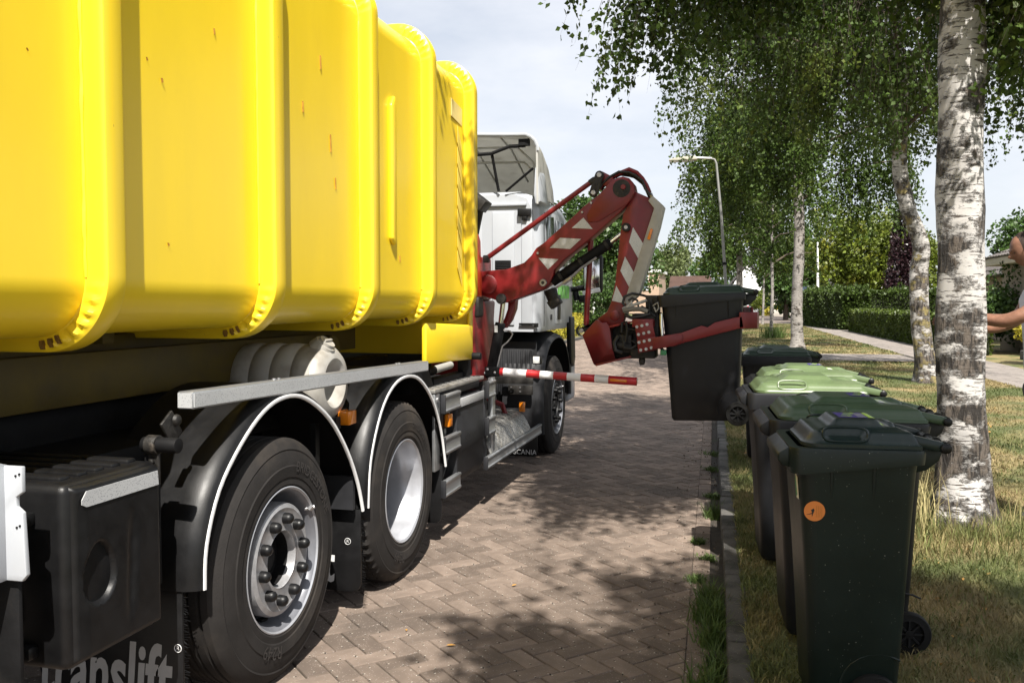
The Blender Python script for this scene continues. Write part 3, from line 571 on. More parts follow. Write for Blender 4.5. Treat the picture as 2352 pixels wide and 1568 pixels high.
# wheels ---------------------------------------------------------------------
def make_wheel(y, kind, z=.51):
    c = (S, y, z); n = 96
    if kind == 'drive':
        rim = MB(); rim.lathe([(.292,-.012),(.297,-.004),(.292,.0),(.280,-.008),(.274,-.03),(.268,-.06),(.262,-.10),(.256,-.11),(.252,-.15),(.246,-.20),(.242,-.26),(.236,-.262)], c, 'x', 72)
    else:
        rim = MB(); rim.lathe([(.297,-.016),(.302,-.008),(.298,-.002),(.288,-.010),(.280,-.03),(.272,-.06),(.262,-.085),(.250,-.11),(.24,-.165),(.236,-.17),(.234,-.05),(.12,-.05)], c, 'x', 72)
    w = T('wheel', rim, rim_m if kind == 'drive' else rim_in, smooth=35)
    if kind != 'drive': q = MB(); q.lathe([(.290,-.012),(.302,-.006),(.306,.001),(.301,.003),(.294,-.004)], c, 'x', 72); T('rim_lip', q, rim_m, w)
    if kind == 'drive': q = MB(); q.lathe([(.238,-.258),(.20,-.275),(.10,-.30),(0,-.30)], c, 'x', 48); T('wheel_disc', q, dark_pl, w)  # dark material paints in the shadow at the bottom of the deep rim
    ty = MB()
    half = [(.288,-.03),(.297,-.008),(.315,.004),(.34,.002),(.345,.006),(.39,.010),(.395,.006),(.43,.002),(.455,-.006),(.462,-.004),(.475,-.012),(.492,-.022),(.506,-.034),(.510,-.040)]
    W = .31; tread = []
    for g in (-.075, -.125, -.155, -.185, -.235):
        tread += [(.512, g+.008), (.497, g+.006), (.497, g-.006), (.512, g-.008)]
    prof = half + tread + [(r_, -W - t) for r_, t in reversed(half)]
    if kind == 'drive':
        def rm(j, k, r_):
            if r_ > .487 and k % 2 == 0 and (j in (11, 12, 13) or r_ > .505): return r_ - (.013 if j >= 12 else .006)
            return r_
        ty.lathe(prof, c, 'x', 112, rmod=rm)
    else: ty.lathe(prof, c, 'x', n)
    T('tyre', ty, tyre_m, w, smooth=28)
    if kind == 'drive':
        t2 = MB(); t2.lathe([(r_, t - .345) for r_, t in prof], c, 'x', 56); T('tyre', t2, tyre_m, w, smooth=40)
        h2 = MB(); h2.lathe([(0,-.30),(.06,-.19),(.10,-.20),(.11,-.299)], c, 'x', 24); T('hub', h2, ring_m, w)
        for k in range(10):
            a = k*2*math.pi/10; q = MB(); q.tube([(c[0]-.30, c[1]+.168*math.cos(a), c[2]+.168*math.sin(a)), (c[0]-.265, c[1]+.168*math.cos(a), c[2]+.168*math.sin(a))], .016, 6); T('wheel_nut', q, dark_pl, w)
    else:
        rg = MB(); rg.lathe([(.236,-.12),(.238,-.035),(.233,-.018),(.214,-.010),(.206,-.014),(.126,-.016),(.120,-.014),(.117,-.02),(.115,-.10)], c, 'x', 64); T('wheel_ring', rg, ring_m if kind == 'tag' else dark_pl, w, smooth=30)
        hb = MB(); hb.lathe([(.1155,-.06),(.098,-.07),(.070,-.075),(.064,-.02),(.058,-.012),(.0,-.012)] if kind != 'tag' else [(.1155,-.05),(.112,-.10),(.07,-.11),(.066,-.085),(.055,-.08),(.0,-.08)], c, 'x', 32); T('hub', hb, black_mt, w)
        for k in range(10):
            a = k*2*math.pi/10 + .15; yy, zz = c[1]+.170*math.cos(a), c[2]+.170*math.sin(a)
            q = MB(); q.lathe([(.024,-.018),(.0235,.006),(.021,.016),(.013,.024),(.0,.026)], (c[0], yy, zz), 'x', 14); T('wheel_nut', q, black_pl, w)
            e = MB(); e.prism([(c[1]+.252*math.cos(a+q_)-0, c[2]+.252*math.sin(a+q_)) for q_ in (-.10,-.05,.05,.10)][::-1] + [(c[1]+.262*math.cos(a+q_), c[2]+.262*math.sin(a+q_)) for q_ in (-.10,-.05,.05,.10)], 'x', c[0]-.10, c[0]-.075); T('vent_slot', e, black_mt, w, smooth=0)
        va = MB(); va.tube([(c[0]-.03, c[1]+.235, c[2]+.16), (c[0]+.012, c[1]+.252, c[2]+.168)], .010, 8); va.tube([(c[0]-.012, c[1]+.243, c[2]+.158), (c[0]+.002, c[1]+.25, c[2]+.175)], .015, 8); T('valve', va, steel, w)
    if kind != 'steer':
        def arc(txt, mid, rad, size, flip=1):
            put_text('tyre_lettering', txt, size, lambda u, v: (c[0] + .0125 + .002, c[1] - (rad+v*flip)*math.sin(u*flip/rad + mid), c[2] + (rad+v*flip)*math.cos(u*flip/rad + mid)) if False else (c[0]+.0118, c[1] + (rad+v)*math.sin(mid+u/rad), c[2] + (rad+v)*math.cos(mid+u/rad)), tyre_txt, w)
        arc('BRIDGESTONE', .75, .388, .062); arc('R249', math.pi+.35, .375, .075)
    return w
w1 = make_wheel(3.37, 'tag'); w2 = make_wheel(4.775, 'drive'); w3 = make_wheel(9.17, 'steer')
for w in (w1, w2, w3):                                                  # the wheels on the far side mirror these
    c_ = copy_tree(w, truck); c_.rotation_euler = (0, 0, math.pi)
    yw = {w1: 3.37, w2: 4.775, w3: 9.17}[w]; c_.location = (0, 2*(yw - 5.8), 0)
# mudguards ------------------------------------------------------------------
def mudguard(path, mat=black_pl, wide=.46, lip=.055, edge=True, xs=S, nm='mudguard'):
    P = [Vector((0, y, z)) for y, z in path]; Q = []
    for i in range(len(P)-1):                                          # smooth it
        p0, p1, p2, p3 = P[max(i-1,0)], P[i], P[i+1], P[min(i+2, len(P)-1)]
        for k in range(4):
            t = k/4; Q.append(.5*((2*p1) + (p2-p0)*t + (2*p0-5*p1+4*p2-p3)*t*t + (3*p1-p0-3*p2+p3)*t**3))
    Q.append(P[-1]); sec = [(0, 0), (.002, .012), (-.015, .032), (-.05, .05), (-.10, lip), (-wide, lip)]
    v = []; ed = []
    for i, p in enumerate(Q):
        d = (Q[min(i+1, len(Q)-1)] - Q[max(i-1, 0)]).normalized(); nrm = Vector((0, -d.z, d.y))
        for dx, o_ in sec: v.append((xs + dx, p.y + nrm.y*o_, p.z + nrm.z*o_))
        for dx, o_ in ((.004, -.004), (.008, .002), (.006, .013), (-.002, .013), (-.004, -.004)): ed.append((xs + dx, p.y + nrm.y*o_, p.z + nrm.z*o_))
    mb = MB(); k = len(sec); mb.add(v, [(i*k+j, i*k+j+1, (i+1)*k+j+1, (i+1)*k+j) for i in range(len(Q)-1) for j in range(k-1)])
    g = T(nm, mb, mat, smooth=50, solid=.008)
    if edge:
        e = MB(); e.add(ed, [(i*5+j, i*5+(j+1) % 5, (i+1)*5+(j+1) % 5, (i+1)*5+j) for i in range(len(Q)-1) for j in range(5)]); T('edge_strip', e, white_ed, g, smooth=60)
    return g
mg1 = mudguard([(2.79,.565),(2.805,.72),(2.89,.90),(3.04,1.045),(3.21,1.15),(3.38,1.19),(3.57,1.165),(3.80,1.045),(3.99,.86),(4.11,.68),(4.17,.53)])
mg2 = mudguard([(4.245,.53),(4.28,.77),(4.42,1.0),(4.60,1.125),(4.81,1.16),(5.02,1.12),(5.24,.975),(5.40,.76),(5.49,.52)])
mgf = mudguard([(8.47,.30),(8.44,.62),(8.50,.95),(8.68,1.12),(8.95,1.2),(9.3,1.2),(9.6,1.08),(9.78,.86),(9.85,.55)], mat=dark_pl, wide=.4, edge=False, xs=S+.015, lip=.07)
for y, z in ((2.80,.79),(2.80,.62)):
    q = MB(); q.tube([(S-.16, y-.062, z), (S-.16, y-.070, z)], .011, 10); T('rivet', q, steel, mg1)
q = MB(); q.box((S-.10, 3.80, .66), (S-.07, 3.84, 1.02)); T('support_strap', q, black_pl, mg1)
q = MB(); q.box((S-.42, 4.10, .55), (S-.02, 4.125, .72)); T('splash_panel', q, dark_pl, mg1)
def mudflap(y, x0, x1, z0, z1, nm='mudflap'):
    mb = MB(); rr = .05
    poly = [(x0, z1), (x1, z1), (x1, z0+rr)] + [(x1-rr+rr*math.cos(R(-a)), z0+rr+rr*math.sin(R(-a))) for a in (20,45,70)] + [(x1-rr, z0), (x0+rr, z0), (x0, z0+rr)]
    mb.prism(poly, 'y', y, y+.012); return T(nm, mb, black_pl, bevel=.003)
mf1 = mudflap(2.745, S-.60, S-.065, .06, .57); mf2 = mudflap(4.155, S-.55, S-.005, .115, .54); mf3 = mudflap(8.40, S-.50, S-.04, .085, .42)
mf4 = mudflap(5.50, S-.55, S-.03, .14, .52)
put_text('lettering', 'translift', .34, lambda u, v: (S-.40+u*.54, 2.7435, .235+v*.95), M('shaded_print', (0.30, 0.30, 0.30), 0.6), mf1, shear=.14, bold=.009)  # print colour lowered to carry the shade on this flap
def registered(x, y, z, parent, r_=.014):
    mb = MB(); pts = [(x+r_*math.cos(a*math.pi/10), y, z+r_*math.sin(a*math.pi/10)) for a in range(21)]; mb.tube(pts, .0016, 5, cap=False); mb.build('registered_mark', grey_pr, parent)
    put_text('registered_mark', 'R', r_*1.5, lambda u, v: (x+u, y, z+v), grey_pr, parent)
registered(S-.082, 2.742, .36, mf1); registered(S-.075, 4.152, .375, mf2, .016)
put_text('lettering', 'translift', .30, lambda u, v: (S-.395+u*.52, 4.1535, .25+v*.95), grey_pr, mf2, shear=.12, bold=.006)
put_text('lettering', 'SCANIA', .085, lambda u, v: (S-.165+u*.78, 8.3985, .125+v*.8), grey_pr, mf3)
br = MB()                                                              # frayed bristle edges of the flaps
for y0, z0_, z1_ in ((2.75, .08, .55), (4.16, .14, .5)):
    z = z0_
    while z < z1_: x = S-.062 if y0 < 3 else S-.003; br.tube([(x, y0, z), (x+rw.uniform(.008,.022), y0+rw.uniform(-.004,.01), z-rw.uniform(-.004,.01))], .0016, 3); z += .008
T('bristle_edge', br, black_pl, smooth=0)
# aluminium bar over the mudguards, tank, tool box ---------------------------
ab = MB(); ab.obox((S-.03, 3.95, 1.225), (.06, 2.43, .062), (R(-1.2), 0, 0)); bar = T('aluminium_rail', ab, alu, bevel=.004)
tp = MB(); tp.obox((S+.0015, 3.95, 1.2255), (.003, 2.42, .05), (R(-1.2), 0, 0)); T('reflective_tape', tp, tape_w, bar, smooth=0)
tp = MB(); tp.obox((S-.03, 2.7335, 1.2505), (.056, .004, .052), (R(-1.2), 0, 0)); T('reflective_tape', tp, tape_w, bar, smooth=0)
for y in (3.35, 3.39, 4.72, 4.76):
    q = MB(); q.lathe([(.009,0),(.009,.006),(.0,.008)], (S-.03, y, 1.257 - (y-3.95)*.021), 'z', 8); T('rivet', q, steel, bar)
tank = MB(); cy, cz, tr_ = 4.12, 1.185, .195
prof = []; x = 0.02
for k in range(7): prof += [(tr_, x - .002), (tr_+.004, x - .05), (tr_, x - .10), (tr_-.006, x - .106)]; x -= .112
prof = [(.0,-.05),(.05,-.05),(.075,-.03),(.10,.03),(.125,.05),(.16,.045),(.185,.02),(tr_-.002,-.01)] + [(r_, t-.02) for r_, t in prof] + [(.15, x-.03), (0, x-.03)]
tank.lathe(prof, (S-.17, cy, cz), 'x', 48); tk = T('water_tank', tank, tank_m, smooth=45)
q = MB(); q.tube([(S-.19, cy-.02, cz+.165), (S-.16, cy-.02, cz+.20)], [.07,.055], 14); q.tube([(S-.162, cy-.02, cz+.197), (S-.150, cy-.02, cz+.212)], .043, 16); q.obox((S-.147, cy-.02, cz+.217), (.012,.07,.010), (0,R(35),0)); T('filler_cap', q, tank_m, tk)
q = MB(); q.obox((S-.14, cy+.02, cz-.205), (.05,.05,.06)); q.tube([(S-.14, cy+.02, cz-.22),(S-.14, cy+.02, cz-.28)], .018, 8); T('drain_tap', q, dark_pl, tk)
q = MB(); q.obox((S-.10, 4.215, 1.0), (.06, .10, .07)); mk = T('marker_lamp', q, amber, bevel=.006); q = MB(); q.obox((S-.14, 4.215, 1.0), (.02,.11,.08)); T('lamp_base', q, black_pl, mk)
box = MB(); box.box((S-.93, 2.14, .52), (S-.022, 2.57, 1.07)); bx = T('tool_box', box, black_pl, bevel=.03, seg=3)
for k in range(5):
    q = MB(); q.box((S-.88, 2.19+.075*k, 1.062), (S-.08, 2.235+.075*k, 1.082)); T('lid_rib', q, black_pl, bx, bevel=.008)
def door(u, v):
    y, z = 2.16 + .395*u, .535 + .525*v
    dy, dz = (y-2.262)/.058, (z-.785)/.080; d2 = dy*dy*(1.0+.25*dz) + dz*dz; x = S - .004
    if d2 < 1.7:
        k = max(0, min(1, (1.45-d2)/.75)); k = k*k*(3-2*k); x -= .070*k
    fold = math.exp(-((y-2.395-.02*math.sin((z-.6)*5))/.018)**2) * max(0, min(1, (z-.58)/.1, (.95-z)/.1)); x -= .008*fold
    e = min(u, 1-u, (v)*1.33, (1-v)*1.33); x -= .02*max(0, 1-e/.035)**2
    x -= .010*max(0, min(1, (.13-u)/.13))
    return (x, y, z)
dm = MB(); dm.grid(64, 76, door); dr = T('door', dm, black_pl, bx, smooth=60)
q = MB(); q.prism([(2.185,1.018),(2.205,1.042),(2.535,1.042),(2.540,.995),(2.205,.995),(2.185,1.005)], 'x', S-.003, S-.0005); T('reflective_tape', q, tape_w, dr, smooth=0)
q = MB(); q.box((S-.066, 2.255, .745), (S-.05, 2.273, .825)); T('latch', q, black_mt, dr, bevel=.004)
q = MB(); q.box((S-.60, 2.10, .56), (S-.12, 2.141, .60)); q.box((S-.60, 2.10, .95), (S-.12, 2.141, .99)); q.box((S-.52, 2.11, .65), (S-.18, 2.141, .74)); T('rear_panel_rib', q, black_pl, bx, bevel=.01)
cl = MB(); cl.tube([(S-.10, 2.60, 1.115), (S+.035, 2.60, 1.115)], .026, 16); T('round_bar', cl, black_mt, bevel=.003)
q = MB(); q.lathe([(.033,-.02),(.033,.02),(.026,.02)], (S-.06, 2.60, 1.115), 'x', 16); q.obox((S-.06, 2.60, 1.04), (.04,.012,.12)); q.tube([(S-.06,2.59,1.06),(S-.06,2.578,1.06)], .01, 6); T('clamp', q, grime, bevel=.003)
q = MB(); q.obox((S-.075, 2.715, 1.155), (.012,.075,.10), (R(35),0,0)); q.lathe([(.022,-.0),(.018,.012),(0,.016)], (S-.068, 2.735, 1.18), 'x', 12); T('bracket', q, grime, bevel=.004)
q = MB(); q.box((S-.10, 2.60, .62), (S-.08, 2.66, 1.08)); T('bracket', q, black_mt, bevel=.004)
wp = MB(); wp.prism([(S-.012,1.155),(S-.012,1.085),(S-.032,1.072),(S-.032,1.045),(S-.012,1.03),(S-.004,.86),(S-.02,.842),(S-.30,.842),(S-.30,1.155)], 'y', 1.975, 1.99); wp.prism([(1.76,1.23),(1.99,1.155),(1.99,.842),(1.76,.842)], 'x', S-.075, S-.068)
wpo = T('rear_light_bracket', wp, white, bevel=.003)
q = MB(); q.box((S-.20, 1.995, .36), (S-.05, 2.01, .845)); T('mount_post', q, black_mt, bevel=.004); q = MB(); q.lathe([(.016,0),(.016,-.008),(0,-.012)], (S-.10,1.994,.45), 'y', 6); T('bolt', q, steel)
for x, z in ((S-.03,1.13),(S-.018,1.135),(S-.03,.99),(S-.02,.995)):
    q = MB(); q.tube([(x,1.972,z),(x,1.976,z)], .003, 8); T('bolt_hole', q, black_mt, wpo, smooth=0)
# side guard, battery cover, steps -------------------------------------------
def rail(y0, y1, z0, z1, x=S, caps=(True, False), mat=alu, nm='guard_rail'):
    mb = MB(); mb.prism([(x-.03,z0),(x-.004,z0),(x,z0+.01),(x,z0+.018),(x-.006,z0+.022),(x-.006,z1-.022),(x,z1-.018),(x,z1-.004),(x-.006,z1),(x-.03,z1)], 'y', y0, y1); o_ = T(nm, mb, mat, bevel=.0015, seg=1)
    if caps[0]: q = MB(); q.box((x-.034, y0-.016, z0-.003), (x+.002, y0-.0005, z1+.003)); T('end_cap', q, dark_pl, o_, bevel=.004)
    if caps[1]: q = MB(); q.box((x-.034, y1+.0005, z0-.003), (x+.002, y1+.016, z1+.003)); T('end_cap', q, dark_pl, o_, bevel=.004)
    return o_
po = MB(); po.box((S-.055, 5.385, .50), (S-.035, 5.485, 1.0)); pst = T('guard_post', po, alu, bevel=.004)
for z in (.96, .80): q = MB(); q.tube([(S-.035, 5.43, z), (S-.024, 5.43, z)], .016, 6); T('bolt', q, steel, pst)
rail(5.505, 5.835, .865, .985); rail(5.505, 5.835, .59, .705); rail(5.505, 5.835, .31, .42)
po = MB(); po.box((S-.12, 5.52, .33), (S-.05, 5.60, .95)); T('guard_post', po, dark_pl, bevel=.005)
q = MB(); q.obox((S-.035, 5.665, .80), (.035,.075,.085)); mk = T('marker_lamp', q, amber, bevel=.006); q = MB(); q.obox((S-.058, 5.66, .80), (.012,.10,.11)); T('lamp_base', q, black_pl, mk); q = MB(); q.box((S-.065,5.64,.62),(S-.058,5.68,.77)); T('lamp_bracket', q, alu, mk)
bp_ = MB(); bp_.prism([(S-.5,.33),(S-.05,.33),(S-.02,.40),(S-.018,.55),(S-.012,.56),(S-.012,.70),(S-.02,.72),(S-.02,.90),(S-.06,.93),(S-.5,.93)], 'y', 5.80, 6.46); bc = T('battery_cover', bp_, dark_pl, bevel=.012, seg=3)
q = MB(); q.box((S-.021, 5.83, .865), (S-.010, 6.44, .925)); T('reflective_tape', q, tape_w, bc, bevel=.002)
put_text('embossed_lettering', 'SCANIA', .095, lambda u, v: (S-.0105, 6.13+u*.95, .63+v*.8), black_pr, bc)
pf = MB(); pf.box((S-.75, 5.38, 1.005), (S-.03, 6.50, 1.03)); pl = T('step_platform', pf, checker, bevel=.004)
tr2 = MB()
for i in range(20):
    for j in range(18):
        a = R(45) if (i+j) % 2 else R(-45); tr2.obox((S-.06-.035*j, 5.42+.054*i, 1.0305), (.034,.008,.005), (0,0,a))
T('tread_pattern', tr2, checker, pl, smooth=0)['kind'] = 'stuff'
q = MB(); q.box((S-.7, 5.4, .95), (S-.06, 6.48, 1.004)); T('platform_frame', q, dark_pl, bevel=.006)
q = MB(); q.box((S-.20, 5.62, 1.035), (S-.12, 6.50, 1.075)); q.box((S-.17, 6.28, 1.04), (S-.09, 6.36, 1.22)); q.tube([(S-.09,6.32,1.19),(S-.0,6.32,1.19)], .027, 12); T('support_beam', q, black_mt, bevel=.005)
q = MB(); q.tube([(S-.22,5.85,1.115),(S-.22,6.26,1.125)], .028, 12); T('damper', q, white_in); q = MB(); q.tube([(S-.22,5.72,1.115),(S-.22,5.87,1.115)], .036, 12); T('damper_end', q, black_mt)
q = MB(); q.prism([(5.17,1.02),(5.62,1.02),(5.50,1.17),(5.17,1.19)], 'x', S-.26, S-.12); T('wing_bracket', q, black_mt, bevel=.006)
po = MB(); po.box((S-.05, 6.68, .30), (S-.012, 6.76, 1.0)); T('guard_post', po, alu, bevel=.004)
rail(6.50, 6.70, .86, .985, S+.012); rail(6.50, 6.70, .575, .71, S+.012)
po = MB(); po.box((S-.06, 6.52, .40), (S-.03, 6.58, .95)); T('guard_post', po, dark_pl, bevel=.004)
rail(6.49, 8.40, .315, .41, S+.005)
sp = [( -.01,.415),(-.02,.44),(-.05,.50),(-.08,.545),(-.12,.575),(-.20,.59),(-.55,.595)]
sm = MB(); v = []
for k in range(2):
    for dx, z in sp: v.append((S+dx, 6.62 + 1.36*k, z))
sm.add(v, [(j, j+1, len(sp)+j+1, len(sp)+j) for j in range(len(sp)-1)]); stp = T('lower_step', sm, checker, solid=.006, smooth=50)
tr2 = MB()
for j in range(len(sp)-1):
    p, q2 = sp[j], sp[j+1]; L_ = math.hypot(q2[0]-p[0], q2[1]-p[1]); an = math.atan2(q2[1]-p[1], q2[0]-p[0]); m2 = max(1, round(L_/.034))
    for t in range(m2):
        f_ = (t+.5)/m2; cx_, cz_ = p[0]+(q2[0]-p[0])*f_, p[1]+(q2[1]-p[1])*f_
        for i in range(26):
            a = R(45) if (i+t+j) % 2 else R(-45); e = Euler((0, math.pi-an, 0)).to_matrix() @ Euler((0,0,a)).to_matrix()
            tr2.obox((S+cx_+.002*math.sin(-an), 6.645+.052*i, cz_+.003), (.036,.009,.006), e.to_euler())
T('tread_pattern', tr2, checker, stp, smooth=0)['kind'] = 'stuff'
q = MB(); q.obox((S-.09, 7.98, .62), (.05,.05,.09)); T('marker_lamp', q, amber, bevel=.006)
# everything grimy between step and front wheel
q = MB(); q.box((XC+.5, 6.5, .35), (S-.56, 8.3, .58)); T('fuel_tank', q, black_mt, bevel=.05)
rb2 = MB(); rb2.lathe([(.16,0),(.165,.02)] + [(.165 + (.006 if k % 2 else -.004), .05 + k*.035) for k in range(16)] + [(.15,.62),(0,.62)], (S-.50, 7.95, .60), 'z', 24); T('air_filter', rb2, grime, smooth=40)
fl = MB()
for k in range(12): fl.box((S-.62+k*.045, 8.42, .40), (S-.60+k*.045, 8.45, 1.12))
fl.box((S-.7, 8.44, .3), (S-.06, 8.46, 1.2)); T('wheel_well_liner', fl, dark_pl, bevel=.004)
q = MB(); q.box((S-.52, 8.28, .80), (S-.06, 8.31, .87)); q.box((S-.30, 8.27, .70), (S-.06, 8.30, .79)); T('mud_bracket', q, grime, bevel=.004)
for x, z in ((S-.27,.77),(S-.27,.73),(S-.18,.77),(S-.18,.73)): q = MB(); q.tube([(x,8.27,z),(x,8.262,z)], .009, 6); T('bolt', q, steel)
q = MB(); q.tube([(S-.5,7.6,.62),(S-.35,7.7,.72),(S-.22,7.75,.66),(S-.18,7.7,.58)], .025, 8); T('red_hose', q, red)
q = MB(); q.tube([(S-.45,8.0,.75),(S-.30,8.1,.95),(S-.2,8.15,.9)], .012, 6); T('cable', q, hose_m)
wl = MB(); wl.obox((S-.02, 8.30, 1.035), (.085,.05,.085), (0,0,R(-10))); wlo = T('work_lamp', wl, black_pl, bevel=.008); q = MB(); q.obox((S-.024, 8.272, 1.035), (.066,.006,.066), (0,0,R(-10))); T('lamp_glass', q, lens_m, wlo, bevel=.004)
# red and white warning bar ----------------------------------------------------
by = 6.90; x0, x1 = -1.86, -0.765
q = MB(); q.obox((-1.935, by, 1.03), (.15,.07,.075)); hd = T('bar_hinge', q, black_mt, bevel=.012)
for x, z in ((-1.985,1.02),(-1.955,1.05),(-1.895,1.025)): q = MB(); q.lathe([(.011,0),(.011,-.008),(0,-.012)], (x, by-.035, z), 'y', 8); T('bolt', q, steel, hd)
nst = 10
for k in range(nst):
    a, b = x0 + (x1-x0)*k/nst, x0 + (x1-x0)*(k+1)/nst; f_ = lambda x: 1.03 - .055*(x-x0)/(x1-x0)
    if k == 0: a, b = x0, x0+.03
    elif k == 1: a = x0+.03
    q = MB(); q.tube([(a, by, f_(a)), (b, by, f_(b))], .0315, 20, cap=(k == nst-1)); T('bar_segment', q, white_ed if k % 2 else red_bar, smooth=50)
q = MB(); q.tube([(x1-.22, by, .985), (x1+.0, by, .975)], .0325, 20); T('bar_end', q, red_bar, smooth=50)
q = MB(); q.obox((x1-.14, by-.033, .983), (.13,.012,.022), (0, R(2.9), 0)); T('marker_lamp', q, amber, bevel=.005)
# cab ---------------------------------------------------------------------------
YB, YF = 8.32, 10.35
cabp = [(-4.36,1.32),(-1.86,1.30),(-1.845,1.34),(-1.845,1.95),(-1.87,2.48),(-1.93,2.60),(-2.05,2.64),(-4.15,2.64),(-4.27,2.60),(-4.33,2.48),(-4.36,1.95)]
cb = MB()
def cabring(y, sh=0, zt=0): return [(x + (sh if x < XC else -sh), y, z + zt*(z > 2)) for x, z in cabp]
ys = [(YB,.05,-.03),(YB+.05,.008,0),(YB+.12,0,0),(9.6,0,0),(10.05,.05,0),(10.28,.16,-.02),(10.35,.30,-.06)]
v = [p for y, sh, zt in ys for p in cabring(y, sh, zt)]; n = len(cabp)
cb.add(v, [(i*n+k, i*n+(k+1) % n, (i+1)*n+(k+1) % n, (i+1)*n+k) for i in range(len(ys)-1) for k in range(n)] + [tuple(range(n)), tuple((len(ys)-1)*n+k for k in range(n))])
cab = T('cab', cb, white, smooth=35)
for a, b, z0, z1 in ((-2.03,-1.92,1.36,2.42),(-2.32,-2.10,1.36,2.45),(-2.62,-2.42,1.36,2.45),(-2.9,-2.7,1.36,2.45)):
    q = MB(); q.box((a, YB-.014, z0), (b, YB+.004, z1)); T('rear_wall_panel', q, white, cab, bevel=.010, seg=3)
q = MB(); q.box((-4.2, YB-.03, 2.50), (-1.98, YB+.005, 2.53)); T('rear_gutter', q, white, cab, bevel=.008)
q = MB(); q.box((-2.06, YB-.05, 2.40), (-1.93, YB-.012, 2.47)); q.box((-2.02, YB-.045, 2.36), (-1.97, YB-.012, 2.41)); T('latch', q, black_pl, cab, bevel=.006)
q = MB(); q.box((-2.29, YB-.022, 1.90), (-2.13, YB-.012, 1.985)); vt = T('vent_grille', q, black_pl, bevel=.006)
for k in range(5): q = MB(); q.box((-2.28, YB-.028, 1.908+.016*k), (-2.14, YB-.02, 1.914+.016*k)); T('louvre', q, dark_pl, vt)
q = MB(); q.box((-2.05, YB-.03, 1.365), (-1.86, YB-.014, 1.385)); q.box((-1.90, YB-.035, 1.345), (-1.86, YB-.014, 1.366)); T('step_handle', q, black_pl, cab, bevel=.003)
q = MB(); q.box((-2.42, YB-.03, 1.39), (-2.30, YB-.012, 1.53)); T('rear_hatch', q, black_pl, cab, bevel=.02)
q = MB(); q.prism([(9.02,1.36),(9.06,2.42),(9.75,2.40),(9.95,1.9),(9.95,1.36)], 'x', -1.843, -1.838); dro = T('door_panel', q, white, cab, bevel=.002)
q = MB(); q.prism([(8.62,2.06),(8.64,2.42),(8.90,2.44),(8.98,2.06)], 'x', -1.852, -1.836); T('side_window', q, glass_m, cab, bevel=.004)
q = MB(); q.prism([(9.08,1.96),(9.10,2.42),(9.72,2.40),(9.92,1.96)], 'x', -1.850, -1.834); T('door_window', q, glass_m, cab, bevel=.004)
q = MB(); q.box((-1.842, 9.10, 1.40), (-1.828, 9.24, 1.66)); T('door_handle_recess', q, black_pl, cab, bevel=.01)
q = MB(); q.box((-1.846, 8.78, 1.405), (-1.840, 8.86, 1.46)); T('fuel_flap', q, dark_pl, cab, bevel=.003)
q = MB(); q.box((-1.846, YB+.16, 1.35), (-1.842, YB+.17, 2.45)); T('panel_seam', q, dark_pl, cab)
put_text('lettering', '01.94', .10, lambda u, v: (-1.841, 8.93+u, 1.70+v), black_pr, cab)
for k in range(8): q = MB(); q.prism([(9.12+.08*k,1.62),(9.17+.08*k,1.62),(9.185+.08*k,1.76),(9.135+.08*k,1.76)], 'x', -1.8375, -1.835); T('green_lettering', q, green_pr, cab, smooth=0)
q = MB(); q.tube([(-1.87,9.9,1.72),(-1.72,9.95,1.74),(-1.66,9.95,1.74)], .03, 10); q.tube([(-1.80,9.93,1.70),(-1.78,9.93,1.60)], .035, 10); T('mirror_arm', q, black_pl, cab)
q = MB(); q.obox((-1.60, 9.95, 1.90), (.22,.12,.42), (0,0,R(8))); mi = T('mirror', q, black_pl, bevel=.035, seg=3); q = MB(); q.obox((-1.605, 9.885, 1.90), (.17,.01,.34), (0,0,R(8))); T('mirror_glass', q, chrome, mi, bevel=.004); q = MB(); q.obox((-1.61,9.88,1.70),(.20,.02,.05),(0,R(-12),R(8))); T('mirror_strip', q, white_ed, mi, bevel=.006)
q = MB(); q.obox((-1.70, 9.93, 1.62), (.12,.10,.08)); T('side_mirror', q, black_pl, cab, bevel=.02)
q = MB(); q.prism([(9.75,1.42),(9.98,1.42),(10.05,.95),(9.98,.85),(9.80,.9)], 'x', -1.87, -1.815); T('corner_deflector', q, black_pl, cab, bevel=.015)
q = MB(); q.box((-4.3,9.9,.45),(-1.86,10.3,1.05)); T('bumper', q, white, cab, bevel=.06, seg=3)
q = MB(); q.box((-1.88,9.83,.55),(-1.84,9.93,1.0)); T('bumper_side', q, dark_pl, cab, bevel=.01)
q = MB(); q.box((-4.2,8.4,.95),(-2.3,10.2,1.31)); T('engine', q, black_mt, cab, bevel=.03)
# roof fairing: an open-backed shell
def arch(t, y, zt, zb, hw, rc):
    """t 0..1 from right foot over the top to left foot"""
    pts = [(hw, zb), (hw*.995, zt-rc)] + [(hw-rc+rc*math.cos(R(a))-.005, zt-rc+rc*math.sin(R(a))) for a in (15,35,55,75)] + [(hw-rc-.15, zt), (hw*.3, zt+.03), (-hw*.3, zt+.03), (-hw+rc+.15, zt)] + [(-hw+rc+rc*math.cos(R(a))+.005, zt-rc+rc*math.sin(R(a))) for a in (105,125,145,165)] + [(-hw*.995, zt-rc), (-hw, zb)]
    return [(XC + x, y, z) for x, z in pts]
secs = [arch(0, 8.16, 3.15, 2.50, 1.27, .16), arch(0, 8.5, 3.13, 2.55, 1.25, .16), arch(0, 8.9, 3.02, 2.6, 1.22, .14), arch(0, 9.4, 2.86, 2.62, 1.16, .12), arch(0, 9.85, 2.70, 2.63, 1.08, .05)]
fm = MB(); n = len(secs[0]); v = [p for s_ in secs for p in s_]
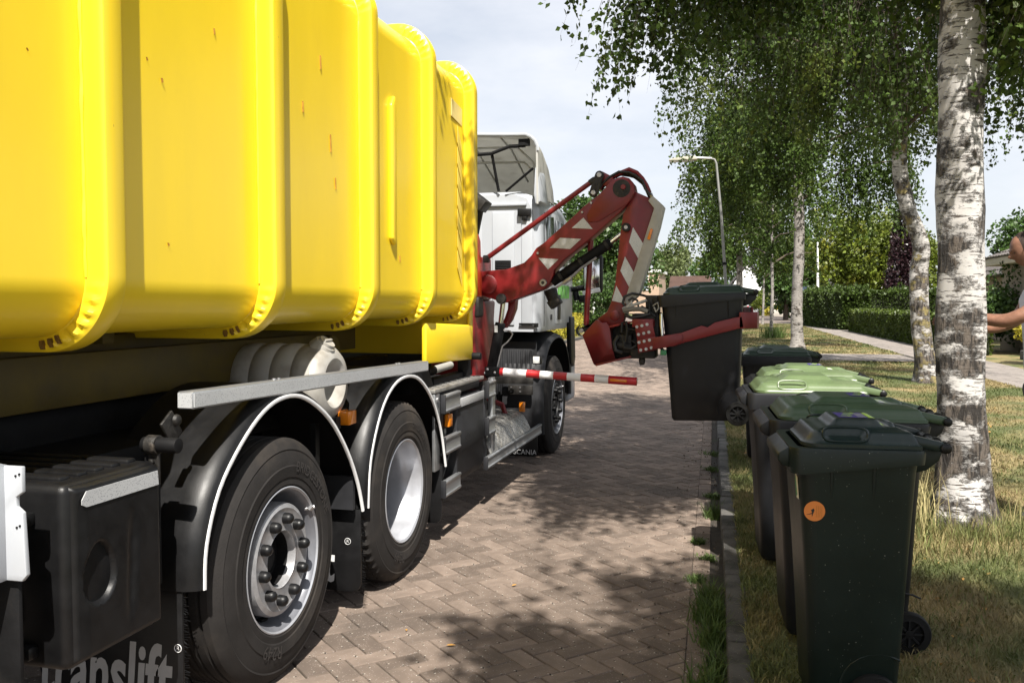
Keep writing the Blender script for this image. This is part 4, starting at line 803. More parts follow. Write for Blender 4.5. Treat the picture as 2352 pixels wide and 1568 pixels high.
fm.add(v, [(i*n+k, i*n+k+1, (i+1)*n+k+1, (i+1)*n+k) for i in range(len(secs)-1) for k in range(n-1)])
fa = T('roof_fairing', fm, white_in, solid=.018, smooth=50)
q = MB(); q.tube(secs[0][1:-1], .014, 6); T('edge_bead', q, white, fa)
for yy, zz, hw in ((8.35,3.06,1.2),(8.75,2.98,1.17)):
    q = MB(); q.tube([(XC+hw,yy,2.62),(XC+hw-.02,yy,zz-.15),(XC+hw-.18,yy,zz),(XC,yy,zz+.02),(XC-hw+.18,yy,zz)], .012, 6); T('inner_rib', q, white_in, fa)
for x in (XC+.9, XC+.55, XC+.2, XC-.2): q = MB(); q.tube([(x,8.2,3.125),(x,8.6,3.08),(x,9.3,2.86)], .010, 5); T('inner_rib', q, white_in, fa)
q = MB(); q.tube([(XC+.2,8.22,2.99),(XC+.66,8.22,2.985),(XC+.80,8.22,2.99),(XC+.98,8.22,3.05),(XC+1.13,8.22,3.05)], .017, 8); q.obox((XC+1.12,8.22,3.08),(.10,.06,.06)); T('fairing_brace', q, black_mt, fa)
q = MB(); q.tube([(XC+.80,8.24,2.98),(XC+.85,8.3,2.64)], .016, 6); q.tube([(XC+.92,8.3,2.64),(XC+1.2,8.24,2.84)], .012, 6); T('fairing_strut', q, black_mt, fa)
q = MB(); q.prism([(-1.875,2.60),(-1.862,2.84),(-1.84,2.80),(-1.81,2.52),(-1.86,2.50)], 'y', 8.16, 8.5); T('fairing_side', q, white, fa, bevel=.008)
q = MB(); q.obox((-2.17, 7.35, 2.44), (.16,.2,.10), (0,R(38),0)); q.tube([(-2.17,7.35,2.4),(-2.25,7.4,2.1)], .05, 10); T('exhaust_stack', q, grime, bevel=.006)
q = MB(); q.box((XC-.6, 7.3, 1.0), (XC+.75, 8.2, 1.4)); q.box((XC-.5,7.5,1.4),(XC+.5,8.15,2.3)); T('machinery', q, black_mt, bevel=.02)
# ------------------------------------------------------------------ the crane that lifts the bins
crane = thing('loader_crane', (-2.0, 6.95, 0.95), 'red articulated bin lifting arm with white warning stripes beside the cab', 'crane arm')
def C(name, mb, mat, parent=None, **k): return mb.build(name, mat, parent or crane, **k)
F0, F1 = 6.85, 7.02
lower = [(-2.02,1.83),(-1.789,1.848),(-1.652,1.897),(-1.593,1.953),(-1.555,2.009),(-1.49,2.052),(-1.237,2.27),(-1.187,2.318),(-1.062,2.413),(-.97,2.502),(-.927,2.534),(-.878,2.544),(-.829,2.53),(-.792,2.484),(-.78,2.429),(-.804,2.376),(-.889,2.28),(-1.098,2.101),(-1.337,1.912),(-1.407,1.838),(-1.426,1.776),(-1.451,1.726),(-1.503,1.688),(-1.606,1.651),(-1.808,1.581),(-2.02,1.645)]
q = MB(); q.prism(lower, 'y', F0, F1); lb = C('lower_boom', q, red, bevel=.006)
q = MB(); q.prism([(-.958,2.52),(-.878,2.542),(-.798,2.497),(-.786,2.417),(-.84,2.334),(-1.061,2.205),(-1.136,2.2),(-1.155,2.256),(-1.099,2.353)], 'y', F0-.012, F0+.002); C('elbow_plate', q, red, lb, bevel=.004)
for poly in ([(-1.18,2.238),(-1.107,2.15),(-1.271,2.16)], [(-1.363,2.087),(-1.198,2.075),(-1.283,1.999),(-1.444,2.01)], [(-1.535,1.933),(-1.375,1.921),(-1.458,1.842)]):
    q = MB(); q.prism(poly, 'y', F0-.0025, F0-.0005); C('warning_stripe', q, tape_w, lb, smooth=0)
def disc(name, x, z, r_, mat, parent, y=F0, t=.02, n=24):
    q = MB(); q.lathe([(r_,0),(r_,-t*.7),(r_*.85,-t),(0,-t)], (x, y, z), 'y', n); return C(name, q, mat, parent)
disc('pivot_boss', -1.945, 1.728, .075, red, lb); disc('pivot_pin', -1.496, 1.739, .030, steel, lb); disc('pivot_pin', -1.835, 1.613, .042, grime, lb, t=.03); disc('pivot_pin', -1.496, 1.739, .014, grime, lb, t=.026)
disc('grease_patch', -.885, 2.452, .068, grime, lb, y=F0-.012, t=.004); disc('pivot_pin', -.872, 2.462, .02, red, lb, y=F0-.012, t=.014)
for x, z in ((-1.14,2.37),(-1.21,2.30),(-1.56,1.99)): disc('bolt', x+.02, z-.02, .010, steel, lb, t=.01, n=8)
upper = [(-.877,2.262),(-.816,2.37),(-.786,2.43),(-.731,2.404),(-.676,2.378),(-.64,2.305),(-.669,2.208),(-.848,1.563),(-.854,1.502),(-.872,1.434),(-.958,1.38),(-1.071,1.40),(-1.071,1.458),(-.996,1.514),(-.965,1.588),(-.935,1.736),(-.9,2.091)]
q = MB(); q.prism(upper, 'y', F0+.025, F1-.02); ub = C('upper_boom', q, red, bevel=.005)
q = MB(); q.prism([(-.685,2.356),(-.652,2.393),(-.566,2.312),(-.60,2.159),(-.75,1.647),(-.842,1.557),(-.858,1.60),(-.64,2.298)], 'y', F0+.005, F1); C('steel_guard', q, trim_m, ub, bevel=.004)
for poly in ([(-.80,2.159),(-.719,2.027),(-.752,1.908),(-.83,2.047)], [(-.86,1.936),(-.784,1.802),(-.818,1.686),(-.895,1.828)], [(-.926,1.714),(-.85,1.575),(-.959,1.598)]):
    q = MB(); q.prism(poly, 'y', F0+.0225, F0+.0245); C('warning_stripe', q, tape_w, ub, smooth=0)
q = MB(); q.prism([(-.664,2.145),(-.645,2.138),(-.668,2.056),(-.690,2.065)], 'y', F0-.012, F0+.005); C('marker_lamp', q, amber, ub, bevel=.005)
disc('pivot_pin', -.851, 2.158, .034, grime, ub, y=F0+.024, t=.03); disc('pivot_pin', -.851, 2.158, .016, steel, ub, y=F0+.0, t=.012); disc('pivot_boss', -.934, 1.483, .04, red, ub, y=F0+.024, t=.012)
q = MB(); q.tube([(-1.142,6.98,2.071),(-1.177,6.98,1.40)], .022, 12); C('levelling_rod', q, red)
q = MB(); q.tube([(-1.96,6.87,1.938),(-1.113,6.87,2.519)], .020, 12); tr_ = C('tie_rod', q, red); q = MB(); q.obox((-1.965,6.87,1.93),(.05,.05,.06)); C('rod_end', q, grime, tr_, bevel=.01); q = MB(); q.obox((-1.113,6.87,2.519),(.06,.045,.045),(0,R(-34),0)); C('rod_end', q, grime, tr_, bevel=.01)
def capsule(p, q_, r_):
    a = math.atan2(q_[1]-p[1], q_[0]-p[0]); P = []
    for k in range(9): t = a + math.pi/2 + math.pi*k/8; P.append((p[0]+r_*math.cos(t), p[1]+r_*math.sin(t)))
    for k in range(9): t = a - math.pi/2 + math.pi*k/8; P.append((q_[0]+r_*math.cos(t), q_[1]+r_*math.sin(t)))
    return P
q = MB(); q.prism(capsule((-1.057,2.56),(-1.102,2.427),.034), 'y', 6.845, 6.865); rk_ = C('rocker_link', q, grime, bevel=.003)
q = MB(); q.prism([(-1.04,2.592),(-.955,2.545),(-.94,2.50),(-1.00,2.47),(-1.05,2.50)], 'y', 6.87, 6.99); C('rocker_bracket', q, red, rk_, bevel=.005)
for x, z in ((-1.057,2.56),(-1.102,2.427)): disc('pivot_pin', x, z, .020, steel, rk_, y=6.845, t=.015)
q = MB(); q.tube([(-1.44,6.92,1.745),(-.974,6.92,2.05)], .040, 16); cy_ = C('tilt_cylinder', q, black_mt, bevel=.006); q = MB(); q.tube([(-.98,6.92,2.046),(-.845,6.92,2.151)], .018, 12); C('piston_rod', q, chrome, cy_)
for k in (.15, .5, .93): q = MB(); p = Vector((-1.44,6.92,1.745)).lerp(Vector((-.974,6.92,2.05)), k); d = Vector((.466,0,.305)).normalized(); q.tube([p-d*.012, p+d*.012], .047, 16); C('collar', q, grime, cy_)
q = MB(); q.tube([(-1.40,6.88,1.70),(-1.30,6.87,1.76),(-1.2,6.87,1.85),(-1.08,6.875,1.93)], .010, 6); q.tube([(-1.34,6.875,1.735),(-1.28,6.87,1.775)], .016, 8); C('steel_pipe', q, steel, cy_)
hz = [(-1.06,2.46),(-1.044,2.50),(-.976,2.541),(-.909,2.577),(-.836,2.599),(-.781,2.573),(-.732,2.53),(-.707,2.476),(-.673,2.42)]
for dy, mt, r_ in ((.0, red, .017), (.035, hose_m, .014), (.07, hose_m, .014), (-.03, hose_m, .010)):
    q = MB(); q.tube([(x+rw.uniform(-.006,.006), 6.90+dy, z+rw.uniform(-.006,.008)-(.03 if mt is hose_m else 0)*(i>3)) for i,(x,z) in enumerate(hz)], r_, 8); C('hydraulic_hose', q, mt)
for x, z in ((-.69,2.445),(-.672,2.415)): q = MB(); q.tube([(x,6.9,z),(x+.012,6.9,z-.03)], .014, 6); C('hose_fitting', q, steel)
q = MB(); q.tube([(-1.845,6.94,1.60),(-1.868,6.94,1.40)], .020, 12); q2 = MB(); q2.tube([(-1.868,6.94,1.42),(-1.955,6.94,.97)], .042, 16); lc = C('lift_cylinder', q2, black_mt, bevel=.006); C('piston_rod', q, chrome, lc)
q = MB(); q.box((-1.905,6.893,1.345),(-1.88,6.8975,1.40)); C('cylinder_label', q, paper, lc, smooth=0)
q = MB(); q.tube([(-1.875,6.93,1.365),(-1.82,6.93,1.362),(-1.785,6.93,1.354),(-1.764,6.93,1.331),(-1.78,6.93,1.30),(-1.807,6.93,1.269),(-1.85,6.93,1.232),(-1.871,6.93,1.154),(-1.893,6.93,1.06)], .007, 6); C('steel_pipe', q, steel, lc)
q = MB(); q.prism([(-1.776,1.62),(-1.785,1.53),(-1.82,1.44),(-1.869,1.371),(-1.91,1.38),(-1.87,1.46),(-1.845,1.53),(-1.84,1.62)], 'y', 7.08, 7.18); C('boom_link', q, red, bevel=.005)
q = MB(); q.prism([(-2.35,.95),(-1.985,.95),(-1.975,1.10),(-1.99,1.45),(-1.98,1.60),(-2.35,1.60)], 'y', 6.62, 7.2); q.box((-2.3,6.66,1.6),(-2.0,7.15,1.95)); C('column', q, red, bevel=.02)
q = MB(); q.prism([(6.60,1.60),(6.60,1.95),(6.64,2.10),(6.72,2.14),(6.80,2.08),(6.84,1.7),(6.82,1.58)], 'x', -2.12, -1.985); C('lamp_guard', q, red_hot, bevel=.03, seg=3)
q = MB(); q.obox((-1.985,6.70,1.55),(.06,.14,.16)); C('column_lock', q, grime, bevel=.02)
q = MB(); q.tube([(-1.44,6.98,1.60),(-1.47,6.98,1.69)], [.045,.055], 12); q.obox((-1.43,6.98,1.585),(.10,.09,.07),(0,R(-35),0)); C('rotary_motor', q, grime, bevel=.008)
# head that carries the gripper
headp = [(-1.178,1.334),(-1.07,1.452),(-1.05,1.452),(-1.025,1.428),(-.99,1.433),(-.97,1.406),(-.96,1.361),(-.945,1.243),(-.919,1.136),(-1.07,1.098),(-1.089,1.111)]
q = MB(); q.prism(headp, 'y', 6.80, 6.82); q.prism([(p[0], p[1]) for p in headp], 'y', 7.06, 7.08); q.prism([(-1.178,1.334),(-1.07,1.452),(-1.06,1.437),(-1.165,1.322)], 'y', 6.82, 7.06); q.prism([(-1.178,1.334),(-1.089,1.111),(-1.075,1.114),(-1.163,1.33)], 'y', 6.82, 7.06); q.prism([(-1.07,1.098),(-.919,1.136),(-.80,1.165),(-.80,1.178),(-.92,1.150),(-1.07,1.112)], 'y', 6.80, 7.08)
hd_ = C('tool_head', q, red, bevel=.003)
q = MB(); q.prism([(-.97,1.406),(-.76,1.452),(-.66,1.46),(-.655,1.44),(-.78,1.435),(-.968,1.39)], 'y', 6.80, 7.08); C('top_flange', q, red, hd_, bevel=.003)
q = MB(); q.prism([(-1.225,1.385),(-1.07,1.405),(-1.06,1.44),(-1.16,1.34)], 'y', 6.9, 7.0); q.lathe([(.045,-.06),(.045,.06)], (-1.199,6.95,1.365), 'y', 20); C('pivot_ear', q, grime, hd_, bevel=.004)
disc('pivot_pin', -1.199, 1.365, .018, steel, hd_, y=6.888, t=.01)
gut = MB(); gut.box((-.96,6.92,1.15),(-.70,7.05,1.42)); gut.box((-.90,6.83,1.20),(-.80,6.92,1.34)); gut.tube([(-.92,6.86,1.26),(-.80,6.86,1.24)], .045, 14); gut.box((-.81,6.82,1.16),(-.62,7.06,1.24)); gut.box((-.80,6.84,1.44),(-.62,7.05,1.50)); gut.box((-.70,6.86,1.50),(-.60,7.02,1.64)); gut.prism([(-.75,1.155),(-.70,1.155),(-.705,1.11),(-.74,1.105)], 'y', 6.84, 6.9)
gut.box((-.66,6.88,1.25),(-.60,7.02,1.50)); C('gripper_motor', gut, grime, hd_, bevel=.008)
rg_ = random.Random(9)
def hose(pts, r_, mat=hose_m): q = MB(); q.tube(pts, r_, 7); return C('hydraulic_hose', q, mat, hd_)
hose([(-.845,6.83,1.545),(-.87,6.83,1.58),(-.86,6.84,1.63),(-.80,6.84,1.655),(-.72,6.86,1.64),(-.66,6.88,1.62)], .010)
hose([(-.87,6.82,1.535),(-.80,6.82,1.56),(-.735,6.83,1.585),(-.69,6.85,1.60)], .012, trim_m); hose([(-.865,6.80,1.525),(-.79,6.80,1.535),(-.73,6.80,1.535),(-.68,6.81,1.515)], .019, M('dusty_hose', (0.16, 0.15, 0.13), 0.7, var=0.2))
hose([(-.85,6.81,1.49),(-.80,6.80,1.47),(-.73,6.80,1.48),(-.66,6.82,1.50)], .014); hose([(-.83,6.85,1.60),(-.80,6.85,1.62),(-.76,6.84,1.60),(-.75,6.83,1.55),(-.79,6.83,1.52)], .009)
hose([(-.875,6.80,1.36),(-.87,6.79,1.43),(-.84,6.79,1.44),(-.83,6.80,1.38),(-.845,6.80,1.28)], .011); hose([(-.86,6.80,1.30),(-.85,6.79,1.24),(-.80,6.79,1.235),(-.76,6.80,1.26)], .009); hose([(-.90,6.81,1.33),(-.93,6.80,1.28),(-.92,6.80,1.22),(-.87,6.81,1.20)], .015)
hose([(-.64,6.83,1.56),(-.60,6.80,1.585),(-.595,6.80,1.54),(-.615,6.80,1.515),(-.63,6.81,1.55)], .006, trim_m)
for k in range(9):
    p = [(-.85+.26*rg_.random(), 6.82+.05*rg_.random(), 1.18+.42*rg_.random())]
    for j in range(3): p.append((p[-1][0]+rg_.uniform(-.07,.09), p[-1][1]+rg_.uniform(-.015,.01), p[-1][2]+rg_.uniform(-.07,.07)))
    hose(p, rg_.uniform(.006,.012))
q = MB(); q.prism([(-.856,1.50),(-.84,1.56),(-.80,1.60),(-.795,1.575),(-.83,1.49)], 'y', 6.83, 6.845); q.tube([(-.846,6.83,1.51),(-.846,6.82,1.51)], .012, 8); C('steel_bracket', q, trim_m, hd_, bevel=.003)
q = MB(); q.tube([(-.574,6.78,1.50),(-.574,6.78,1.42),(-.562,6.78,1.29)], .014, 10); C('guide_rod', q, chrome, hd_); q = MB(); q.obox((-.555,6.78,1.21),(.045,.05,.04)); C('rubber_stop', q, green_s, hd_, bevel=.004)
# gripper arms round the bin
def gripper(yf, yb, back=False):
    q = MB(); q.prism([(-.769,1.421),(-.638,1.453),(-.614,1.335),(-.749,1.30)], 'y', yf, yf+.02); q.prism([(-.752,1.302),(-.614,1.335),(-.60,1.23),(-.738,1.205)], 'y', yf+.001, yf+.021)
    q.prism([(-.748,1.292),(-.619,1.326),(-.421,1.36),(-.274,1.415),(-.231,1.402),(-.18,1.438),(-.048,1.472),(.015,1.485),(.028,1.405),(-.23,1.334),(-.394,1.289),(-.464,1.263),(-.636,1.231),(-.738,1.212)], 'y', yf-.018, yf+.000)
    q.prism([(-.62,1.324),(-.47,1.352),(-.41,1.345),(-.415,1.285),(-.47,1.262),(-.634,1.236)], 'y', yf-.03, yf-.0175)
    return q
ga = C('gripper_arm', gripper(6.74, 0), red, bevel=.004)
for x, z in [(-.751,1.402),(-.713,1.411),(-.675,1.421),(-.738,1.345),(-.699,1.354),(-.661,1.363),(-.732,1.286),(-.694,1.295),(-.654,1.304),(-.719,1.229),(-.679,1.237),(-.64,1.247)]:
    q = MB(); yb_ = 6.74 if z > 1.32 else 6.722; q.lathe([(.0125,0),(.0125,-.006),(.0,-.006)], (x, yb_, z), 'y', 6); q.lathe([(.007,-.006),(.007,-.011),(0,-.011)], (x, yb_, z), 'y', 8); C('bolt', q, steel, ga, smooth=25)
q = MB(); q.prism([(-.005,6.722),(.03,6.722),(.125,6.80),(.14,7.0),(.118,7.0),(.105,6.815),(.02,6.745),(-.005,6.74)], 'z', 1.395, 1.515); C('finger', q, red, ga, bevel=.004)
gb = C('gripper_arm', gripper(7.39, 0), red, bevel=.004)
q = MB(); q.prism([(-.005,7.40),(.03,7.40),(.085,7.32),(.10,7.12),(.08,7.12),(.065,7.31),(.02,7.385),(-.005,7.385)], 'z', 1.43, 1.55); C('finger', q, red, gb, bevel=.004)
q = MB(); q.box((-.79,6.76,1.40),(-.63,7.41,1.46)); C('cross_beam', q, red, bevel=.004)
# ------------------------------------------------------------------ wheelie bins
def rrect(x0, x1, hw, r_, n=5):
    P = []
    for cx, cy, a0 in ((x1-r_, hw-r_, 0), (x0+r_, hw-r_, 90), (x0+r_, -hw+r_, 180), (x1-r_, -hw+r_, 270)):
        for k in range(n+1): a = R(a0+90*k/n); P.append((cx+r_*math.cos(a), cy+r_*math.sin(a)))
    return P
def make_bin(name, loc, big, body_m, lid_m, label, rz=0, lid_sticker=0, group='wheelie bins lined up on the verge', dirt=0):
    D, W, H = (.64, .57, .985) if big else (.44, .475, .985)
    root = thing(name, loc, label, 'bin', group); ORG[name_key(root)] = Vector((0,0,0))
    B = lambda nm, mb, mat, par=None, **k: mb.build(nm, mat, par or root, **k)
    secs = [(.03,.09,D-.09,W/2-.085,.03),(.05,.078,D-.065,W/2-.07,.04),(.30,.065,D-.05,W/2-.055,.045),(.62,.045,D-.035,W/2-.04,.05),(.90,.022,D-.02,W/2-.022,.055),(H-.03,.015,D-.012,W/2-.018,.055)]
    mb = MB(); n = 24; v = []
    for z, a, b, hw, r_ in secs: v += [(x, y, z) for x, y in rrect(a, b, hw, r_)]
    mb.add(v, [(i*n+k, i*n+(k+1) % n, (i+1)*n+(k+1) % n, (i+1)*n+k) for i in range(len(secs)-1) for k in range(n)] + [tuple(range(n-1,-1,-1))])
    body = B('body', mb, body_m, smooth=40)
    for sy in (-1, 1):                                           # moulded ribs under the rim
        for fx in (.30, .62) if not big else (.2, .8):
            q = MB(); x = fx*D; q.tube([(x, sy*(W/2-.022), H-.06), (x, sy*(W/2-.026), H-.12), (x, sy*(W/2-.036), H-.22)], [.007,.007,.003], 6); B('body_rib', q, body_m, body)
        q = MB(); pts = [(D-(.085 if big else .13)+.135*math.cos(R(a)), sy*(W/2-.062), .115+.135*math.sin(R(a))) for a in range(60, 196, 15)]; q.tube(pts, .0045, 6); B('wheel_arch', q, body_m, body)
    # rim skirt
    out = rrect(-.012, D+.004, W/2, .045); inn_ = rrect(.02, D-.02, W/2-.035, .04); N_ = len(out)
    def sk(x): t = max(0, min(1, (x-.08)/(.22*D/.6+.05))); return .092 - .042*t*t*(3-2*t)
    mb = MB(); v = [(x*.985+.004, y*.985, H-sk(x)) for x, y in out] + [(x, y, H-.012) for x, y in out] + [(x*.99+.002, y*.985, H) for x, y in out] + [(x, y, H) for x, y in inn_] + [(x, y, H-.07) for x, y in inn_] + [(x, y, H-.07) for x, y in rrect(.02, D-.02, W/2-.03, .05)]
    f = []
    for q_ in range(4): f += [(q_*N_+k, q_*N_+(k+1) % N_, (q_+1)*N_+(k+1) % N_, (q_+1)*N_+k) for k in range(N_)]
    mb.add(v, f); rim_ = B('rim', mb, body_m, smooth=50)
    q = MB(); q.prism([(-.048,H-.055),(-.048,H-.028),(-.012,H-.004),(.0,H-.004),(.0,H-.08),(-.03,H-.07)], 'y', -W/2+.055, W/2-.055); B('front_lip', q, body_m, rim_, bevel=.006)
    # lid: a moulded shell
    x0, x1, hw = .035 if not big else .03, D-.012, W/2-.022
    def lh(x, y):
        u = (x-x0)/(x1-x0); e = min(x-x0, (x1-x)*1.6, (hw-abs(y)))
        cr_ = .07; cx_ = x0+cr_; cy_ = hw-cr_
        if x < cx_ and abs(y) > cy_: e = cr_ - math.hypot(x-cx_, abs(y)-cy_)
        ss = lambda a, b, t: (lambda q_: q_*q_*(3-2*q_))(max(0, min(1, (t-a)/(b-a))))
        h = .010 + .042*ss(0, .045, e) + .010*ss(.05, .10, e)
        rg = ss(.24, .33, u)*(1-ss(.66, .74, u))*(1-ss(hw*.48, hw*.62, abs(y))); h += .026*rg
        g = (1-ss(.05,.085,abs(x-x0-.17*(D/.6)-.02)))*ss(hw-.075, hw-.05, abs(y))*(1-ss(hw-.03,hw-.012,abs(y))); h -= .022*g
        h -= .018*ss(.74, .92, u)*(1-ss(hw*.35, hw*.5, abs(y)))
        return H + .004 + h
    def lid_pt(u, v_):
        x = x0 + (x1-x0)*u; y = hw*(2*v_-1); cr_ = .07
        if x < x0+cr_:
            lim = hw - cr_ + math.sqrt(max(0, cr_**2-(x0+cr_-x)**2)); y *= lim/hw
        return (x, y, lh(x, y))
    mb = MB(); NU, NV = 54, 46; mb.grid(NU, NV, lid_pt)
    edge = [i*NV for i in range(NU)] + [(NU-1)*NV+j for j in range(1, NV)] + [i*NV+NV-1 for i in range(NU-2, -1, -1)] + [j for j in range(NV-2, 0, -1)]
    base = len(mb.v); mb.v += [(mb.v[i][0], mb.v[i][1], H+.001) for i in edge]; m2 = len(edge)
    mb.f += [(edge[k], edge[(k+1) % m2], base+(k+1) % m2, base+k) for k in range(m2)]
    lid = B('lid', mb, lid_m, smooth=60)
    for sy in (-1, 1):
        gx = x0 + .17*(D/.6) + .02; yy = sy*(hw-.028); q = MB()
        pts = [(gx+.075*math.copysign(abs(math.cos(a))**.5, math.cos(a)), yy - sy*.016*math.sin(a), H+.046+.024*math.copysign(abs(math.sin(a))**.6, math.sin(a))) for a in [k*2*math.pi/24 for k in range(25)]]
        q.tube(pts, .0045, 6, cap=False); B('lid_grip', q, lid_m, lid)
        q = MB(); ya = sy*(hw-.055)
        q.prism([(x1-.11,H+.048),(x1-.02,H+.046),(D+.075,H+.022),(D+.088,H+.006),(D+.078,H-.012),(D+.03,H-.004),(x1-.02,H+.008),(x1-.11,H+.012)], 'y', ya-.022, ya+.022); B('hinge_arm', q, lid_m, lid, bevel=.007)
        q = MB(); q.prism([(D-.02,H-.004),(D+.085,H-.006),(D+.07,H-.05),(D+.03,H-.085),(D-.02,H-.10)], 'y', sy*(hw-.08)-.012 - sy*.03, sy*(hw-.08)+.012 - sy*.03); B('handle_bracket', q, body_m, rim_, bevel=.005)
        q = MB(); q.lathe([(.018,0),(.018,.012*sy),(.012,.016*sy),(0,.016*sy)], (D+.072, ya+sy*.018, H+.005), 'y', 16); B('hinge_pin', q, black_pl, lid)
    q = MB(); q.tube([(D+.072, -hw+.05, H+.005), (D+.072, hw-.05, H+.005)], .0145, 14)
    for k in range(4): y = -hw*.75 + 1.5*hw*k/3; q.tube([(D+.072, y-.012, H+.005), (D+.072, y+.012, H+.005)], .021, 14)
    B('handle_bar', q, black_pl, rim_, smooth=40)
    for sy in (-1, 1):
        wx, wz, r_ = D-(.07 if big else .15), .09, .09; ww = .05; yc = sy*(W/2-(.035 if big else .06))
        q = MB(); q.lathe([(.058,-ww/2),(.065,-ww/2+.002),(.085,-ww/2+.003),(r_,-ww/2+.012),(r_,ww/2-.012),(.085,ww/2-.003),(.065,ww/2-.002),(.058,ww/2)], (wx, yc, wz), 'y', 32); wh = B('wheel', q, M_rubber, smooth=40)
        q = MB(); q.lathe([(.064,-.016),(.058,-.020),(.056,-.006),(.020,-.006),(.018,-.022),(0,-.024)], (wx, yc, wz), 'y', 28); q.lathe([(.064,.016),(.058,.020),(.056,.006),(.020,.006),(.018,.022),(0,.024)], (wx, yc, wz), 'y', 28); B('hub', q, M_rubber, wh)
        for k in range(8):
            a = k*math.pi/4; q = MB()
            for s2 in (-1, 1): q.obox((wx+.038*math.cos(a), yc+s2*.012, wz+.038*math.sin(a)), (.042,.012,.007), (0,-a,0))
            B('spoke', q, bin_dk, wh)
    q = MB(); q.tube([(wx, -W/2+.07, .09), (wx, W/2-.07, .09)], .011, 10); B('axle', q, steel)
    if lid_sticker:
        xr = x0 + (x1-x0)*(.40 if big else .36); z = lambda x, y: lh(x, y) + .0015
        def patch(nm, a, b, c_, d_, mat):
            mb = MB(); mb.grid(6, 5, lambda u, v_: (a+(b-a)*u, c_+(d_-c_)*v_, z(a+(b-a)*u, c_+(d_-c_)*v_))); return B(nm, mb, mat, lid, smooth=60)
        dx = .0 if lid_sticker == 1 else .08
        patch('sticker', xr+dx, xr+dx+.10, -.085, .06, purple); patch('sticker', xr+dx+.102, xr+dx+.155, -.085, .06, lime)
        for k in range(3):
            q = MB(); cxs, cys = xr+dx+.03+.012*k, -.05+.045*k; zz = z(cxs, cys)+.001
            q.prism([(cxs-.018,cys-.004),(cxs+.006,cys-.004),(cxs+.006,cys-.012),(cxs+.022,cys),(cxs+.006,cys+.012),(cxs+.006,cys+.004),(cxs-.018,cys+.004)], 'z', zz, zz+.0006); B('arrow_mark', q, lime, lid, smooth=0)
        for k in range(5): patch('print_line', xr+dx+.066, xr+dx+.096, -.075+.024*k, -.068+.024*k, grey_pr).location.z = .001
        patch('print_line', xr+.20, xr+.23, -.09, .03, grey_pr)
    return root, lid, body, (D, W, H)
def name_key(o): return o.name
M_rubber = M('bin_wheel_rubber', (0.008, 0.008, 0.008), 0.7, spec=0.25, var=0.2)
def finish(t, rz=0, rot=None): t[0].rotation_euler = rot or (0, 0, rz); return t
G = 'wheelie bins lined up on the verge'
b1 = finish(make_bin('wheelie_bin', (.17, 3.48, .10), False, bin_gr, lid_dk, 'nearest bin, slim dark green body with round orange sticker on side', lid_sticker=1), R(4.5))
b2 = finish(make_bin('wheelie_bin', (.125, 4.25, .10), True, bin_dk, lid_md, 'charcoal bin with mid green lid directly behind the orange stickered bin', lid_sticker=2), R(3.5))
b3 = finish(make_bin('wheelie_bin', (.04, 5.40, .10), True, bin_dk, lid_lt, 'charcoal bin with brightest light green sunlit lid, third in row'), R(3.5))
b4 = finish(make_bin('wheelie_bin', (.09, 6.22, .10), True, bin_dk, lid_lt, 'charcoal bin mostly hidden behind the light green lidded bin', lid_sticker=2), R(2))
b5 = finish(make_bin('wheelie_bin', (.005, 8.82, .10), True, bin_dk, lid_gd, 'farthest standing bin with forest green lid behind the lifted bin'), R(-1))
b0 = finish(make_bin('wheelie_bin', (-.572, 7.065, .655), True, bin_dk, lid_gd, 'charcoal bin with green lid held in air by the red gripper', group='bin in the gripper'), rot=(0, R(-1.5), R(-.5)))
def onbin(t, nm, poly, y, mat, th=.0012):
    q = MB(); q.prism(poly, 'y', y-th, y+.006); return q.build(nm, mat, t[2], smooth=0)
D_, W_, H_ = b1[3]
ysd = lambda z: -(W_/2 - (.055 - .015*(z-.30)/.32)) if z < .62 else -(W_/2 - (.04 - .018*(z-.62)/.28))
cz, cx = .76, .062; pts = [(cx+.036*math.cos(k*math.pi/14), cz+.036*math.sin(k*math.pi/14)) for k in range(28)]
def bface(mb_pts, nm, mat, off):                                 # thin sheet following the side of the nearest bin
    mb = MB(); mb.add([(x, ysd(z)-off, z) for x, z in mb_pts], [tuple(range(len(mb_pts)))]); return mb.build(nm, mat, b1[2], smooth=0)
pts = [(cx+.014+.036*math.cos(k*math.pi/14), cz+.036*math.sin(k*math.pi/14)) for k in range(28)]; cx += .014
bface(pts, 'round_sticker', orange_s, .0018)
bface([(cx-.012,cz+.004),(cx-.004,cz+.010),(cx+.0,cz+.004),(cx-.002,cz-.002),(cx-.005,cz-.010),(cx-.007,cz-.018),(cx-.009,cz-.018),(cx-.008,cz-.010),(cx-.030,cz-.014),(cx-.008,cz-.006)], 'bird_mark', black_pr, .0026)
for k in range(4): bface([(cx+.006+.006*k,cz-.022),(cx+.0068+.006*k,cz-.022),(cx+.0068+.006*k,cz+.02),(cx+.006+.006*k,cz+.02)], 'print_line', rust, .0026)
fx = lambda z: .045 - .023*(z-.62)/.28 - .002
q = MB(); q.add([(fx(z), y, z) for y, z in ((-.165,.79),(-.10,.785),(-.095,.85),(-.12,.885),(-.165,.87))], [(0,1,2,3,4)]); q.build('torn_sticker', paper, b1[2], smooth=0)
q = MB(); q.add([(fx(z)-.0008, y, z) for y, z in ((-.13,.80),(-.10,.79),(-.098,.85),(-.12,.87))], [(0,1,2,3)]); q.build('torn_sticker', green_s, b1[2], smooth=0)
